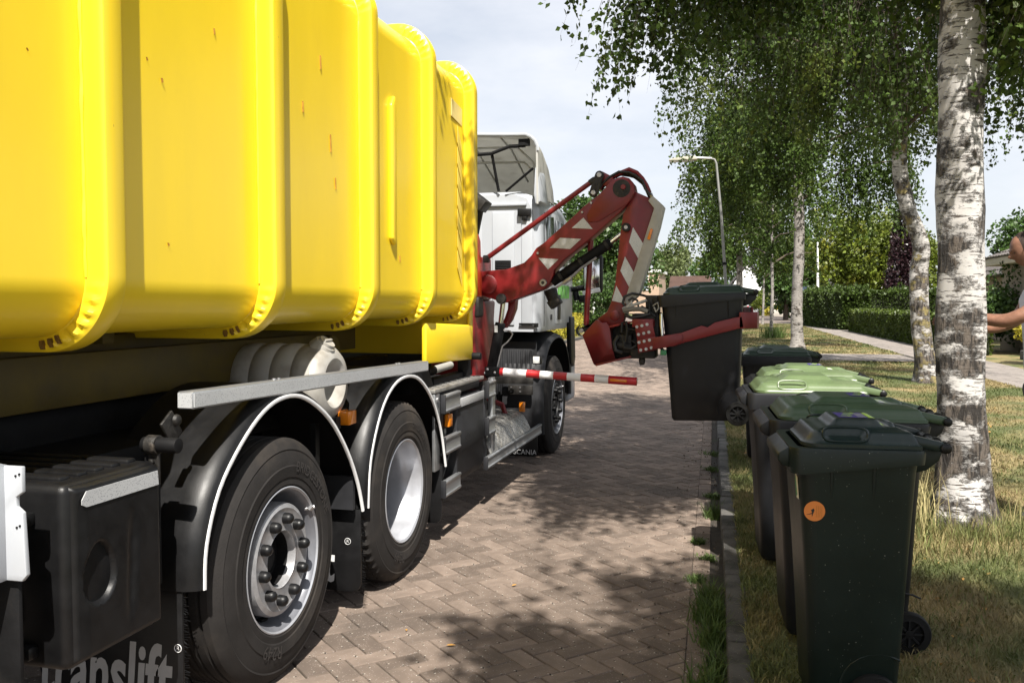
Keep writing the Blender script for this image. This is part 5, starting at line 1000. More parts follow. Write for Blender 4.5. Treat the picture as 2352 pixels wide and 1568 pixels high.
# ------------------------------------------------------------------ trees
def leaf_arrays(P, size, down=0.6, wid=0.40, seed=0, out=None):
    """folded diamond leaves at points P"""
    g = np.random.default_rng(seed); n = len(P); l = size*(0.5+1.0*g.random(n))
    d = g.normal(size=(n, 3)); d[:, 2] -= down*2.0
    if out is not None: d += out
    d /= np.linalg.norm(d, axis=1)[:, None] + 1e-9
    r = g.normal(size=(n, 3)); s = np.cross(d, r); s /= np.linalg.norm(s, axis=1)[:, None] + 1e-9; nn = np.cross(s, d)
    l = l[:, None]; a = P; b = P + d*l*.42 + s*l*wid + nn*l*.10; t = P + d*l; c = P + d*l*.42 - s*l*wid + nn*l*.10
    V = np.stack([a, b, t, c], 1).reshape(-1, 3); k = np.arange(n)[:, None]*4
    return V, np.concatenate([k + [[0,1,2]], k + [[0,2,3]]], 0)
def spline(P, n):
    P = [Vector(p) for p in P]; out = []
    m = len(P)-1
    for i in range(m):
        p0, p1, p2, p3 = P[max(i-1,0)], P[i], P[i+1], P[min(i+2,m)]
        for k in range(n):
            t = k/n; out.append(.5*((2*p1)+(p2-p0)*t+(2*p0-5*p1+4*p2-p3)*t*t+(3*p1-p0-3*p2+p3)*t**3))
    out.append(P[-1]); return out
def trunk_mesh(path, rad, n=20, seed=0, rough=.06, flare=0):
    g = random.Random(seed); Q = spline(path, 10); m = len(Q); v = []
    ph = [g.uniform(0, 6.28) for _ in range(6)]
    for i, p in enumerate(Q):
        t = i/(m-1); r_ = np.interp(t, np.linspace(0, 1, len(rad)), rad)
        for k in range(n):
            a = 2*math.pi*k/n; h = p.z
            w = 1 + rough*(math.sin(3*a+ph[0]+h*2.1)+.7*math.sin(5*a+ph[1]-h*5)+.6*math.sin(2*a+h*7+ph[2])) + g.uniform(-.5,.5)*rough*.7
            if flare: w += flare*math.exp(-(h-.1)/.18)*(1+.5*math.sin(5*a+ph[3]))
            v.append((p.x+r_*w*math.cos(a), p.y+r_*w*math.sin(a), p.z))
    mb = MB(); mb.add(v, [(i*n+k, i*n+(k+1) % n, (i+1)*n+(k+1) % n, (i+1)*n+k) for i in range(m-1) for k in range(n)] + [tuple((m-1)*n+k for k in range(n))]); return mb
def birch(label, path, rad, barkm, crown_r, z_lo, nbr, nstr, leaf, gap, seed, strand=(0.8, 2.6), zmin=None, bend=(0,0), twigs=True, z_br=None, low=None, extra=(), keep=None, group='birches along the verge'):
    g = np.random.default_rng(seed); base = Vector(path[0]); top = Vector(path[-1])
    root = thing('birch_tree', (base.x, base.y, 0.05), label, 'tree', group)
    trunk_mesh(path, rad, 22 if twigs else 14, seed, flare=.35).build('trunk', barkm, root, smooth=180)
    Q = spline(path, 10); zs = np.array([p.z for p in Q]); xy = np.array([[p.x, p.y] for p in Q])
    br = MB(); anch = []
    zb0 = z_br if z_br is not None else z_lo + .8
    for i in range(nbr + len(extra)):
        ex = extra[i-nbr] if i >= nbr else None
        t = (i+.5)/nbr if ex is None else .1; z = zb0 + (top.z-.4-zb0)*t; az = i*2.39996 + g.uniform(-.4,.4)
        L = crown_r*(1.0 - .60*t**1.3)*g.uniform(.75,1.1); x, y = np.interp(z, zs, xy[:,0]), np.interp(z, zs, xy[:,1])
        rise = L*g.uniform(.35,.65); pts = []
        dx, dy = math.cos(az)+bend[0]*.4, math.sin(az)+bend[1]*.4
        if ex: dx, dy, L, z = math.cos(R(ex[0])), math.sin(R(ex[0])), ex[1], ex[2]; rise = L*.4; x, y = np.interp(z, zs, xy[:,0]), np.interp(z, zs, xy[:,1])
        for k in range(7):
            u = k/6; pts.append((x+dx*L*u, y+dy*L*u, z+rise*(u*1.6-u*u*1.15)+g.uniform(-.05,.05)))
        br.tube(pts, [max(.006,.045*(1-.6*t)*(1-u/7.5)) for u in range(7)], 6)
        for k in range(60 if ex is None else 170):
            u = .18+.82*g.random(); j = min(5, int(u*6)); f_ = u*6-j; a, b = np.array(pts[j]), np.array(pts[j+1]); anch.append(np.append(a+(b-a)*f_, L*u/crown_r))
    anch = np.array(anch)
    if keep: anch = anch[[keep(x, y) for x, y in anch[:, :2]]]
    ncl = max(8, nstr//7); ci = g.integers(0, ncl, nstr); ic = g.integers(0, len(anch), ncl); CA = anch[ic]
    CA[:, :2] += g.normal(size=(ncl, 2))*.22*crown_r/3; CL = strand[0] + (strand[1]-strand[0])*g.random(ncl)*(0.45+.55*np.clip(CA[:, 3],0,1)); cf = .7*g.random(ncl)**2
    A = CA[ci][:, :3].copy(); A += g.normal(size=(nstr, 3))*np.array([.11,.11,.12])*crown_r/3.3
    Ln = CL[ci]*(.5+.55*g.random(nstr))
    floor = z_lo + cf[ci] + .25*g.random(nstr) + (np.sin(A[:,0]*1.9+seed)+np.sin(A[:,1]*2.3+seed*2))*.28
    if low is not None: floor = floor + np.array([low(x, y) for x, y in A[:, :2]])
    A[:, 2] = np.maximum(A[:, 2], floor+.25); Ln = np.minimum(Ln, np.maximum(.25, A[:, 2]-floor))
    dr = (g.normal(size=(ncl, 2)))[ci] + .5*g.normal(size=(nstr, 2)); dr += (A[:, :2]-np.array([top.x, top.y]))*.25; dr *= .16
    cnt = np.maximum(3, (Ln/gap).astype(int)); idx = np.repeat(np.arange(nstr), cnt); t = g.random(len(idx))
    P = A[idx].copy(); P[:, :2] += dr[idx]*(t*Ln[idx])[:, None] + g.normal(size=(len(idx), 2))*leaf*.6; P[:, 2] -= t*Ln[idx]
    V, F = leaf_arrays(P, leaf, .55, .40, seed)
    cr_ = npmesh('crown', V, F, leaf_birch, root); cr_['kind'] = 'stuff'
    if twigs:
        sel = np.arange(nstr); T_ = np.linspace(0, 1, 4); pts = A[:, None, :] + np.zeros((nstr, 4, 3)); pts[:, :, :2] += dr[:, None, :]*(T_[None, :]*Ln[:, None])[:, :, None]; pts[:, :, 2] -= T_[None, :]*Ln[:, None]
        w = .0035*(1.15-T_); e1 = np.array([1,0,0]); e2 = np.array([-.5,.866,0]); e3 = np.array([-.5,-.866,0])
        rings = np.stack([pts + e[None,None,:]*w[None,:,None] for e in (e1,e2,e3)], 2).reshape(nstr, 12, 3)
        fq = np.array([(i*3+k, i*3+(k+1) % 3, (i+1)*3+(k+1) % 3, (i+1)*3+k) for i in range(3) for k in range(3)])
        FV = (np.arange(nstr)[:, None, None]*12 + fq[None]).reshape(-1, 4)
        tw = npmesh('twigs', rings.reshape(-1, 3), FV, twig_m, root); tw['kind'] = 'stuff'
    br.build('branches', twig_m if twigs else bark_m, root)
    return root
birch('nearest birch with thick black and white cracked trunk behind front bins', [(1.47,6.5,.0),(1.445,6.5,.5),(1.43,6.5,1.2),(1.415,6.5,2.2),(1.39,6.5,3.3),(1.40,6.5,5.5),(1.5,6.6,8.5),(1.45,6.6,11.5)], [.19,.156,.148,.143,.138,.12,.08,.02], bark1, 3.5, 3.25, 32, 5000, .049, .028, 1, (0.8, 2.6), z_br=4.2, bend=(-.4,.2), keep=lambda x, y: x > -1.0 and not ((x < -.45 and y < 7.0) or (y < 4.3 and x > 1.0)), extra=[(-115,3.2,4.9),(-103,3.2,5.0),(-128,2.9,5.0),(-108,2.4,4.8),(-120,2.2,4.8),(-122,3.4,5.3),(-110,3.6,5.5),(-99,3.0,4.9),(-136,2.7,5.2),(-116,2.9,4.7),(141,3.0,4.4),(148,2.8,4.7),(126,2.9,4.6),(158,2.3,4.3),(15,1.2,4.1),(35,1.6,4.2),(-10,1.1,4.0)], low=lambda x, y: 0.9 if (y < 5.2 and -1.5 < x < 1.6) else (-.75 if x > 1.85 else (-.1 if y > 7.3 else .25)))
birch('leaning mossy birch with a kinked trunk left of the nearest trunk', [(3.37,17.7,.05),(3.22,17.7,1.0),(3.16,17.7,2.0),(3.20,17.7,2.6),(2.95,17.7,3.3),(2.79,17.7,4.1),(2.80,17.7,5.5),(2.65,17.7,7.0),(2.55,17.7,9.5),(2.6,17.7,12.5)], [.19,.165,.155,.15,.14,.13,.12,.10,.06,.02], bark2, 4.1, 3.7, 34, 4300, .066, .040, 2, (0.9, 3.0), z_br=4.6)
birch('straight grey birch standing past the bins where lawn meets crossing', [(1.74,29.2,.05),(1.72,29.2,1.5),(1.75,29.2,4.2),(1.62,29.2,7.0),(1.6,29.2,14)], [.20,.165,.155,.13,.03], bark3, 3.9, 2.9, 34, 3600, .088, .055, 3, (1.0, 3.8), twigs=False, z_br=4.5)
birch('distant drooping birch left of street lamp, foliage hanging low', [(-.1,46,.05),(-.05,46,3),(-.2,46,7),(-.2,46,12)], [.18,.15,.12,.03], bark3, 3.6, 2.3, 30, 2600, .12, .075, 4, (1.0, 4.2), twigs=False, z_br=3.6)
birch('thin young birch with white stem and grass tuft at foot', [(1.22,37.5,.05),(1.25,37.5,2.0),(1.2,37.5,4),(1.25,37.5,6.2)], [.075,.06,.05,.015], bark3, 1.7, 2.6, 16, 420, .10, .075, 5, (.5, 1.5), twigs=False, z_br=3.0)
birch('farthest thin young birch near the end of the verge', [(1.35,57,.05),(1.4,57,2.5),(1.4,57,5.6)], [.08,.06,.02], bark3, 1.7, 2.6, 14, 360, .13, .10, 6, (.5, 1.5), twigs=False, z_br=2.9)
birch('large birch behind the viewer whose crown shades the front bins', [(3.1,-2.2,.05),(3.0,-1.9,3),(2.6,-1.1,5.5),(2.3,-.6,7.9)], [.2,.16,.12,.03], bark1, 2.9, 4.6, 30, 2500, .085, .055, 8, (.8, 2.2), twigs=False, z_br=4.7, extra=[(125,2.4,5.0)], keep=lambda x, y: x > .7 and not (x > 1.1 and y > .5), group='birches outside the frame')
def tuft(x, y, r_, n, h): blades('grass_tuft', n, blob([(x, y, .09, r_, 1)]), h, .02, blade_gn, 'tall grass tuft round foot of the thin young birch', lean=.5)
tuft(1.35, 37.4, .5, 500, (.2, .7))
def leafy(name, label, x, y, h, rx, rz_, zc, mat, n, leaf, seed, trunk=True, cone=False, group=None, cat='tree', lumps=26, ry=None, loc_z=0.0):
    g = np.random.default_rng(seed); ry = ry or rx
    root = thing(name, (x, y, loc_z), label, cat, group)
    C_ = g.normal(size=(lumps, 3)); C_ /= np.linalg.norm(C_, axis=1)[:, None]; C_ *= (.45+.5*g.random(lumps))[:, None]
    if cone: C_[:, 2] = g.uniform(-1, 1, lumps); tp = np.clip(1-(C_[:, 2]+1)/2.1, .04, 1)**.75; ang = g.random(lumps)*6.28; C_[:, 0] = np.cos(ang)*tp*.8; C_[:, 1] = np.sin(ang)*tp*.8
    r_l = (.20+.22*g.random(lumps)) * (np.clip(1.15-(C_[:, 2]+1)/2, .18, 1) if cone else 1)
    i = g.integers(0, lumps, n); q = g.normal(size=(n, 3)); q /= np.linalg.norm(q, axis=1)[:, None]; q *= (.55+.5*g.random(n)**.6)[:, None]
    P = C_[i] + q*r_l[i][:, None]; out = q.copy()
    P = P*np.array([rx, ry, rz_]) + np.array([x, y, zc]); keep = P[:, 2] > loc_z+.06; P, out = P[keep], out[keep]
    V, F = leaf_arrays(P, leaf, .25, .42, seed, out*1.2)
    c = npmesh('crown', V, F, mat, root); c['kind'] = 'stuff'
    tb = MB(); r0 = max(.03, h*.018); tb.tube([(x, y, loc_z), (x+.05, y, zc-rz_*.5), (x, y, zc+rz_*.5)], [r0*1.4, r0, r0*.3], 9)
    for k in range(7):
        a = k*2.4; tb.tube([(x, y, zc-rz_*.5+rz_*.12*k), (x+.75*rx*math.cos(a), y+.75*ry*math.sin(a), zc-rz_*.2+rz_*.13*k)], [r0*.5, r0*.12], 5)
    tb.build('trunk' if trunk else 'stems', bark_m, root); return root
# left side of the street
leafy('lime_tree', 'dark green broad tree between the cab and lifting arm', -9.0, 62, 10, 3.3, 4.4, 5.6, leaf_dark, 17000, .26, 21, lumps=40)
leafy('lime_tree', 'dark green tree rising behind the red upper arm', -12.4, 70, 9.5, 3.0, 3.9, 5.4, leaf_dark, 14000, .26, 22, lumps=36)
leafy('lime_tree', 'small dark tree top showing just right of the cab roof', -17.5, 75, 11, 3.2, 4.6, 6.4, leaf_dark, 12000, .28, 23, lumps=34)
leafy('garden_shrub', 'rounded green shrub behind the wing mirror', -8.8, 43, 3, 1.5, 1.7, 1.6, leaf_dark, 6500, .12, 24, trunk=False, cat='shrub')
leafy('columnar_yew', 'narrow upright golden green yew beside left lamp post', -9.4, 52, 4, .65, 2.0, 2.0, leaf_yel, 5000, .11, 25, trunk=False, cat='shrub', lumps=40)
leafy('garden_shrub', 'dark leafy bush between yew and the lifting arm', -7.8, 50, 3, 1.5, 1.6, 1.5, leaf_dark, 6000, .13, 28, trunk=False, cat='shrub')
for i, (x, y) in enumerate(((-7.1, 31), (-7.2, 35), (-7.3, 39))):
    leafy('golden_shrub', ['nearest low golden yellow shrub along the left kerb', 'middle low golden yellow shrub along the left kerb', 'farthest low golden yellow shrub along the left kerb'][i], x, y, 1, .75, .55, .5, leaf_gold, 4500, .07, 26+i, trunk=False, cat='shrub', ry=2.2, group='golden shrubs by the left kerb')
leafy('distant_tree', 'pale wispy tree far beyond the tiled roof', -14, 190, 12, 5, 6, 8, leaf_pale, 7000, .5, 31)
leafy('distant_tree', 'far dark tree behind the brick house gable', -24, 150, 12, 5, 5, 6, leaf_dark, 7000, .5, 32)
leafy('distant_tree', 'far rounded tree between street lamp and tiled roof', -2, 140, 10, 5, 4.5, 5.5, leaf_dark, 7000, .4, 35)
# right side
leafy('maple_tree', 'yellow green bushy tree behind tall clipped hedge', 7.6, 64, 8, 3.0, 3.6, 4.8, leaf_yel, 18000, .2, 41, lumps=40)
leafy('maple_tree', 'second yellow green tree left of the copper beech', 10.6, 66, 8, 2.6, 3.3, 4.0, leaf_yel, 13000, .2, 42, lumps=34)
leafy('copper_beech', 'narrow conical dark purple copper beech behind the hedge', 9.55, 58, 8, 1.25, 4.2, 4.5, leaf_cop, 12000, .15, 43, cone=True, lumps=60)
leafy('copper_beech', 'second copper beech partly hidden behind the nearest trunk', 13.5, 60, 7, 1.3, 3.2, 3.6, leaf_cop, 7000, .15, 44, cone=True, lumps=40)
leafy('distant_tree', 'dark green tree closing gap behind the grey birch', 3.6, 76, 9, 2.3, 3.8, 4.2, leaf_dark, 10000, .24, 45)
leafy('distant_tree', 'dark tree just right of the pale distant house', 5.6, 84, 9, 2.4, 4.2, 4.6, leaf_dark, 10000, .26, 46)
leafy('garden_tree', 'rounded green tree above the tiled roof on the right', 17.5, 50, 8, 2.9, 3.0, 5.4, leaf_dark, 13000, .18, 47, lumps=36)
leafy('garden_tree', 'green tree between copper beech and tiled roof', 17.2, 62, 7, 3.0, 2.8, 4.2, leaf_dark, 9000, .2, 48)
leafy('variegated_shrub', 'yellow variegated shrub right of the nearest trunk', 7.15, 23.2, 2, .75, .75, .85, leaf_gold, 4500, .085, 49, trunk=False, cat='shrub')
leafy('variegated_shrub', 'small yellow leaved shrub at the garage wall corner', 9.1, 26, 2, .6, .6, .7, leaf_gold, 2500, .08, 50, trunk=False, cat='shrub')
leafy('garden_shrub', 'dark green bush behind the yellow variegated shrub', 8.0, 29, 3, 1.4, 1.3, 1.4, leaf_dark, 6000, .1, 51, trunk=False, cat='shrub')
leafy('garden_shrub', 'rounded shrub in front of the distant white house', 2.2, 97, 2, 1.2, 1.3, 1.3, leaf_yel, 3000, .16, 52, trunk=False, cat='shrub')
leafy('garden_shrub', 'low yellow green shrub beside the concrete planter', 3.6, 96, 1, 1.4, .6, .6, leaf_gold, 2500, .14, 53, trunk=False, cat='shrub')
leafy('garden_shrub', 'purple leaved bush before the distant house window', 5.0, 99, 2, 1.0, 1.2, 1.2, leaf_cop, 2500, .14, 54, trunk=False, cat='shrub')
def hedge(name, label, a, b, thick, h, mat, n, leaf, seed, z0=.08, fuzz=.06):
    a, b = Vector((*a, 0)), Vector((*b, 0)); d = (b-a); L = d.length; d.normalize(); w = Vector((d.y, -d.x, 0)); g = np.random.default_rng(seed)
    mid = (a+b)/2; root = thing(name, (mid.x, mid.y, z0), label, 'hedge')
    mb = MB(); t = thick/2-.07; P = [a+w*t, b+w*t, b-w*t, a-w*t]
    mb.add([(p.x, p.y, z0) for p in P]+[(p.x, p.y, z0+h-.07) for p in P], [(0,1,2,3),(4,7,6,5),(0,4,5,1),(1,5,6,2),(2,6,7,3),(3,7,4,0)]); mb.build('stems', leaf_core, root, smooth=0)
    ar = np.array([L*h, L*h, L*thick, thick*h, thick*h]); f = g.choice(5, n, p=ar/ar.sum()); u = g.random(n)*L; v = (g.random(n)-.5)*thick; z = g.random(n)*h
    o = np.zeros((n, 3)); wn_ = np.array(w); dn = np.array(d)
    for k, (nv) in enumerate((wn_, -wn_, np.array([0,0,1.]), dn, -dn)): o[f == k] = nv
    v = np.where(f == 0, thick/2, np.where(f == 1, -thick/2, v)); z = np.where(f == 2, h, z); u = np.where(f == 3, L, np.where(f == 4, 0, u))
    P = np.array(a)[None] + dn[None]*u[:, None] + wn_[None]*v[:, None]; P[:, 2] = z0 + z; P += o*(g.normal(size=n)*fuzz)[:, None]*(1+np.sin(u*3+z*4))[:, None]*.6 - o*.05
    V, F = leaf_arrays(P, leaf, -.1, .42, seed, o*1.6); c = npmesh('foliage', V, F, mat, root); c['kind'] = 'stuff'; return root
hedge('clipped_hedge', 'low neatly clipped green hedge along the footpath', (6.35, 27), (5.55, 46.5), .75, 1.08, leaf_boxh, 30000, .075, 61, fuzz=.035)
hedge('tall_hedge', 'tall leafy hedge beyond the low clipped one', (4.35, 56.5), (5.7, 48.3), 1.3, 2.0, leaf_hedge, 26000, .13, 62, fuzz=.12)
hedge('tall_hedge', 'tall hedge running behind the low clipped hedge towards the copper beech', (5.9, 49.5), (14, 47.5), 1.2, 1.95, leaf_hedge, 26000, .13, 63, fuzz=.12)
hedge('garden_hedge', 'dark hedge along the left gardens behind the truck', (-9.0, 20), (-9.5, 41), 1.2, 1.5, leaf_hedge, 16000, .11, 64, fuzz=.1)
# ------------------------------------------------------------------ houses, lamps, poles
roof_t = M('grey_roof_tile', (0.115, 0.10, 0.092), 0.75, var=0.15, vs=5, obj=0.2, island=0.2, bump=0.2); roof_r = M('red_roof_tile', (0.10, 0.058, 0.045), 0.8, var=0.2, vs=2, island=.2); roof_d = M('dark_roof_tile', (0.055, 0.05, 0.052), 0.7, var=0.2, vs=2)
tan_w = M('tan_brick_wall', (0.33, 0.275, 0.21), 0.9, var=0.12, vs=12, bump=0.5, bs=40, stretch=(1,1,5)); pink_w = M('pale_brick_wall', (0.38, 0.27, 0.20), 0.9, var=0.1, vs=4); white_w = M('white_render', (0.75, 0.75, 0.74), 0.8, var=0.05)
frame_m = M('white_window_frame', (0.75, 0.75, 0.73), 0.5, var=0.03); pane_m = M('window_pane', (0.10, 0.13, 0.15), 0.08, var=0.2, spec=0.8)
def window(house, x0, x1, y, z0, z1, dr=-1, nm='window'):
    q = MB(); t = .06
    for a in ((x0,z0,x1,z0+t),(x0,z1-t,x1,z1),(x0,z0+t,x0+t,z1-t),(x1-t,z0+t,x1,z1-t)): q.box((a[0], y+dr*.05, a[1]), (a[2], y+dr*.001, a[3]))
    w = q.build(nm, frame_m, house, bevel=.006)
    q = MB(); q.box((x0+t, y+dr*.022, z0+t), (x1-t, y+dr*.012, z1-t)); q.build('pane', pane_m, w, smooth=0)
    q = MB(); q.box((x0-.06, y+dr*.12, z0-.07), (x1+.06, y+dr*.002, z0-.003)); q.build('sill', frame_m, w, bevel=.006); return w
# right: house with a hipped tile roof and a brick garage
h1 = thing('garage', (9.6, 27, .08), 'tan brick garage with white door frame at the right edge', 'building')
q = MB(); q.box((7.95, 26.2, .08), (12, 31, 2.72)); q.build('wall', tan_w, h1)
q = MB(); q.prism([(7.55,2.68),(7.55,2.90),(12.3,2.90),(12.3,2.68)], 'y', 25.75, 31.4); q.build('fascia', M('cream_fascia', (0.55, 0.50, 0.40), 0.6, var=.05), h1, bevel=.01)
q = MB(); q.tube([(7.86,26.12,2.66),(7.88,26.12,2.5),(7.90,26.12,.1)], .045, 8); q.box((7.60,26.0,2.30),(7.9,26.15,2.66)); q.build('drainpipe', frame_m, h1)
window(h1, 8.42, 9.3, 26.2, .35, 2.15, nm='door')
rm_ = MB(); rm_.add([(7.5,25.7,2.905),(12.4,25.7,2.905),(12.4,31.5,2.905),(7.5,31.5,2.905),(9.3,28.4,3.75),(11,28.4,3.75)], [(0,1,5,4),(1,2,5),(2,3,4,5),(3,0,4),(0,3,2,1)]); r1 = rm_.build('roof', roof_t, h1, smooth=0)
h2 = thing('bungalow', (12.5, 37, .08), 'bungalow with broad grey tiled roof behind the tan garage', 'building')
q = MB(); q.box((9.6, 33.0, .08), (16, 41, 2.6)); q.build('wall', tan_w, h2)
rm_ = MB(); rm_.add([(9.0,32.4,2.5),(16.6,32.4,2.5),(16.6,41.6,2.5),(9.0,41.6,2.5),(11.6,37,4.75),(14.4,37,4.75)], [(0,1,5,4),(1,2,5),(2,3,4,5),(3,0,4),(0,3,2,1)]); r2 = rm_.build('roof', roof_t, h2, smooth=0)
window(h2, 10.4, 11.6, 33.0, .9, 2.1)
def tile_rows(parent, o_, eu, ev, n, nu, nv, keep, w=.30, hgt=.33):
    """overlapping roof tiles; o_ lower corner, eu along the eaves, ev up the slope"""
    o_, eu, ev = Vector(o_), Vector(eu).normalized(), Vector(ev).normalized(); nn = eu.cross(ev); nn = nn if nn.z > 0 else -nn
    V = []; 
    for k in range(5):
        u = k/4*w; hh = .022*math.sin(k/4*math.pi*1.0)
        for l, e in ((0, .030), (hgt+.04, .004)): V.append((u, l, hh+e))
    F = [(2*k, 2*k+2, 2*k+3, 2*k+1) for k in range(4)] + [(2*k+2, 2*k, 10+k, 11+k) for k in range(4)]
    V += [(k/4*w, 0, .0) for k in range(5)]
    me = bpy.data.meshes.new('roof_tile'); me.from_pydata(V, [], F); me.materials.append(roof_t)
    mat = Matrix((eu, ev, nn)).transposed(); c = 0
    for j in range(nv):
        for i in range(nu):
            uu, vv = i*w + (w/2 if j % 2 else 0), j*hgt
            if not keep(uu+w/2, vv+hgt/2): continue
            p = o_ + eu*uu + ev*vv + nn*.004
            ob = bpy.data.objects.new('roof_tile', me); col.objects.link(ob); ob.parent = parent; ob.location = p - ORG[parent.name]; ob.rotation_euler = mat.to_euler(); c += 1
    return c
sl = Vector((2.6, 0, 2.25)); tile_rows(r2, (9.0, 41.6, 2.5), (0,-1,0), sl, 0, 31, 11, lambda u, v: (v/3.44)*4.6 < u-.1 < 9.2-(v/3.44)*4.6 -.1)
sl = Vector((0, 4.6, 2.25)); tile_rows(r2, (9.0, 32.4, 2.5), (1,0,0), sl, 0, 14, 15, lambda u, v: u-.1 > (v/5.12)*2.6 and u < 4.2)
sl = Vector((1.8, 0, .845)); tile_rows(r1, (7.5, 31.5, 2.905), (0,-1,0), sl, 0, 20, 7, lambda u, v: (v/1.99)*3.1 < u-.1 < 5.8-(v/1.99)*2.7-.1)
sl = Vector((0, 2.7, .845)); tile_rows(r1, (7.5, 25.7, 2.905), (1,0,0), sl, 0, 9, 9, lambda u, v: u-.1 > (v/2.83)*1.8)
q = MB(); q.box((7.0, 25.2, .09), (12, 25.5, .32)); q.build('garden_edging', kerb_m, h1, bevel=.02)
# far end of the street
h3 = thing('white_house', (.9, 112, 0), 'white rendered gable house with carport at the street end', 'building')
q = MB(); q.box((-1.2,110,0),(3.0,118,3.0)); q.prism([(-1.3,3.0),(3.1,3.0),(.9,6.0)], 'y', 110, 118); q.build('wall', white_w, h3, smooth=0)
q = MB(); q.prism([(-1.5,2.95),(.9,6.15),(.9,6.4),(-1.75,2.98)], 'y', 109.7, 118.3); q.prism([(.9,6.15),(3.3,2.95),(3.55,2.98),(.9,6.4)], 'y', 109.7, 118.3); q.build('roof', roof_d, h3, smooth=0)
q = MB(); q.box((.2,108.4,2.1),(2.6,110,2.3)); q.build('canopy', white_w, h3, smooth=0); window(h3, -.8, .0, 110, .9, 2.2)
h4 = thing('dark_roof_house', (6.2, 110, 0), 'pale house with dark tiled roof and white gutter at street end', 'building')
q = MB(); q.box((3.2,108,0),(11,116,2.9)); q.build('wall', M('pale_render', (0.55, 0.52, 0.46), 0.8, var=.06), h4, smooth=0)
q = MB(); q.add([(2.9,107.4,2.95),(11.3,107.4,2.95),(11.3,116.6,2.95),(2.9,116.6,2.95),(2.9,112,7.6),(11.3,112,7.6)], [(0,1,5,4),(2,3,4,5),(1,2,5),(3,0,4),(0,3,2,1)]); r4 = q.build('roof', roof_d, h4, smooth=0)
for k in range(15):
    a = k/15; q = MB(); q.box((2.9,107.4+4.6*a-.02,2.97+4.65*a),(11.3,107.4+4.6*a+.29,2.97+4.65*a+.06)); q.build('tile_row', roof_d, r4, smooth=0)
q = MB(); q.box((2.8,107.1,2.65),(11.4,107.45,2.95)); q.build('gutter', white_w, h4, smooth=0); window(h4, 4.2, 5.2, 108, .8, 2.3); window(h4, 6.6, 7.6, 108, .2, 2.3)
h5 = thing('brick_house', (-12.5, 112, 0), 'pale brick house gable with small window behind the red arm', 'building')
q = MB(); q.box((-15,110,0),(-9.6,120,5.0)); q.build('wall', pink_w, h5, smooth=0); q = MB(); q.box((-15.3,109.8,5.0),(-9.4,120,5.35)); q.build('fascia', frame_m, h5, smooth=0); window(h5, -12.2, -10.9, 110, 2.9, 4.9); window(h5, -14.4, -13.3, 110, 2.9, 4.6)
h6 = thing('tiled_house', (-5.6, 125, 0), 'house with red brown tiled roof seen above lifted bin', 'building')
q = MB(); q.box((-9.2,123,0),(-4.2,131,2.6)); q.build('wall', pink_w, h6, smooth=0)
q = MB(); q.add([(-9.5,122.5,2.6),(-3.9,122.5,2.6),(-3.9,131.5,2.6),(-9.5,131.5,2.6),(-9.5,127,5.0),(-3.9,127,5.0)], [(0,1,5,4),(2,3,4,5),(1,2,5),(3,0,4),(0,3,2,1)]); r6 = q.build('roof', roof_r, h6, smooth=0)
for k in range(14):
    a = k/14; q = MB(); q.box((-9.5,122.5+4.5*a-.02,2.62+2.4*a),(-3.9,122.5+4.5*a+.30,2.62+2.4*a+.07)); q.build('tile_row', roof_r, r6, smooth=0)
galv = M('galvanised_steel', (0.22, 0.22, 0.21), 0.6, metal=0.4, var=0.1, vs=8)
lp = thing('street_lamp', (-.24, 24.5, .09), 'tall leaning grey street lamp with flat arm above lifted bin', 'street lamp')
LS = lambda p: (p[0]*.8167, 24.5+(p[1]-30), 1.6+(p[2]-1.6)*.8167)
q = MB(); q.tube([(-.22,24.5,.05)] + [LS(p) for p in ((-.40,30,1.3),(-.62,30,4.3),(-.80,30,6.05),(-.86,30,6.18),(-1.0,30,6.22))], [.05,.044,.036,.03,.028,.025], 14); q.build('post', galv, lp)
q = MB(); q.tube([LS((-.95,30,6.22)), LS((-1.45,30,6.26))], .026, 10); q.build('arm', white_ed, lp); q = MB(); q.prism([LS((x,30,z))[::2] for x, z in ((-2.32,6.17),(-2.30,6.23),(-1.9,6.30),(-1.45,6.30),(-1.40,6.22),(-1.42,6.18))], 'y', 24.37, 24.63); q.build('lamp_head', M('lamp_housing', (0.40, 0.38, 0.31), 0.6, var=.15), lp, bevel=.015); q = MB(); q.box((-1.86,24.4,5.312),(-1.27,24.6,5.333)); q.build('lamp_glass', lens_m, lp, bevel=.008)
q = MB(); q.lathe([(.064,-.035),(.068,0),(.064,.035)], (-.415,24.5,2.58), 'z', 14); q.build('clamp_band', black_mt, lp)
lp2 = thing('street_lamp', (-9.6, 60, .05), 'white street lamp post standing among the left gardens', 'street lamp')
q = MB(); q.tube([(-9.6,60,.0),(-9.6,60,4.8),(-9.5,60,5.05),(-9.2,60,5.1)], [.09,.06,.05,.04], 10); q.build('post', white_ed, lp2); q = MB(); q.obox((-8.9,60,5.1),(.7,.25,.12)); q.build('lamp_head', galv, lp2, bevel=.03)
lp3 = thing('street_lamp', (4.45, 88, 0), 'short mushroom headed lamp at the street corner', 'street lamp')
q = MB(); q.tube([(4.45,88,0),(4.45,88,3.2)], .07, 10); q.build('post', white_ed, lp3); q = MB(); q.lathe([(.09,3.15),(.16,3.3),(.40,3.42),(.36,3.55),(.12,3.68),(0,3.7)], (4.45,88,0), 'z', 20); q.build('lamp_head', white_ed, lp3)
sg = thing('street_sign', (4.3, 68, .09), 'small blue and white street name sign on thin pole', 'sign')
q = MB(); q.tube([(4.3,68,.0),(4.3,68,2.9)], .035, 8); q.build('post', galv, sg); q = MB(); q.box((4.12,67.94,2.35),(4.65,67.96,2.6)); q.build('sign_plate', M('sign_blue', (0.30, 0.42, 0.55), 0.4, var=.05), sg)
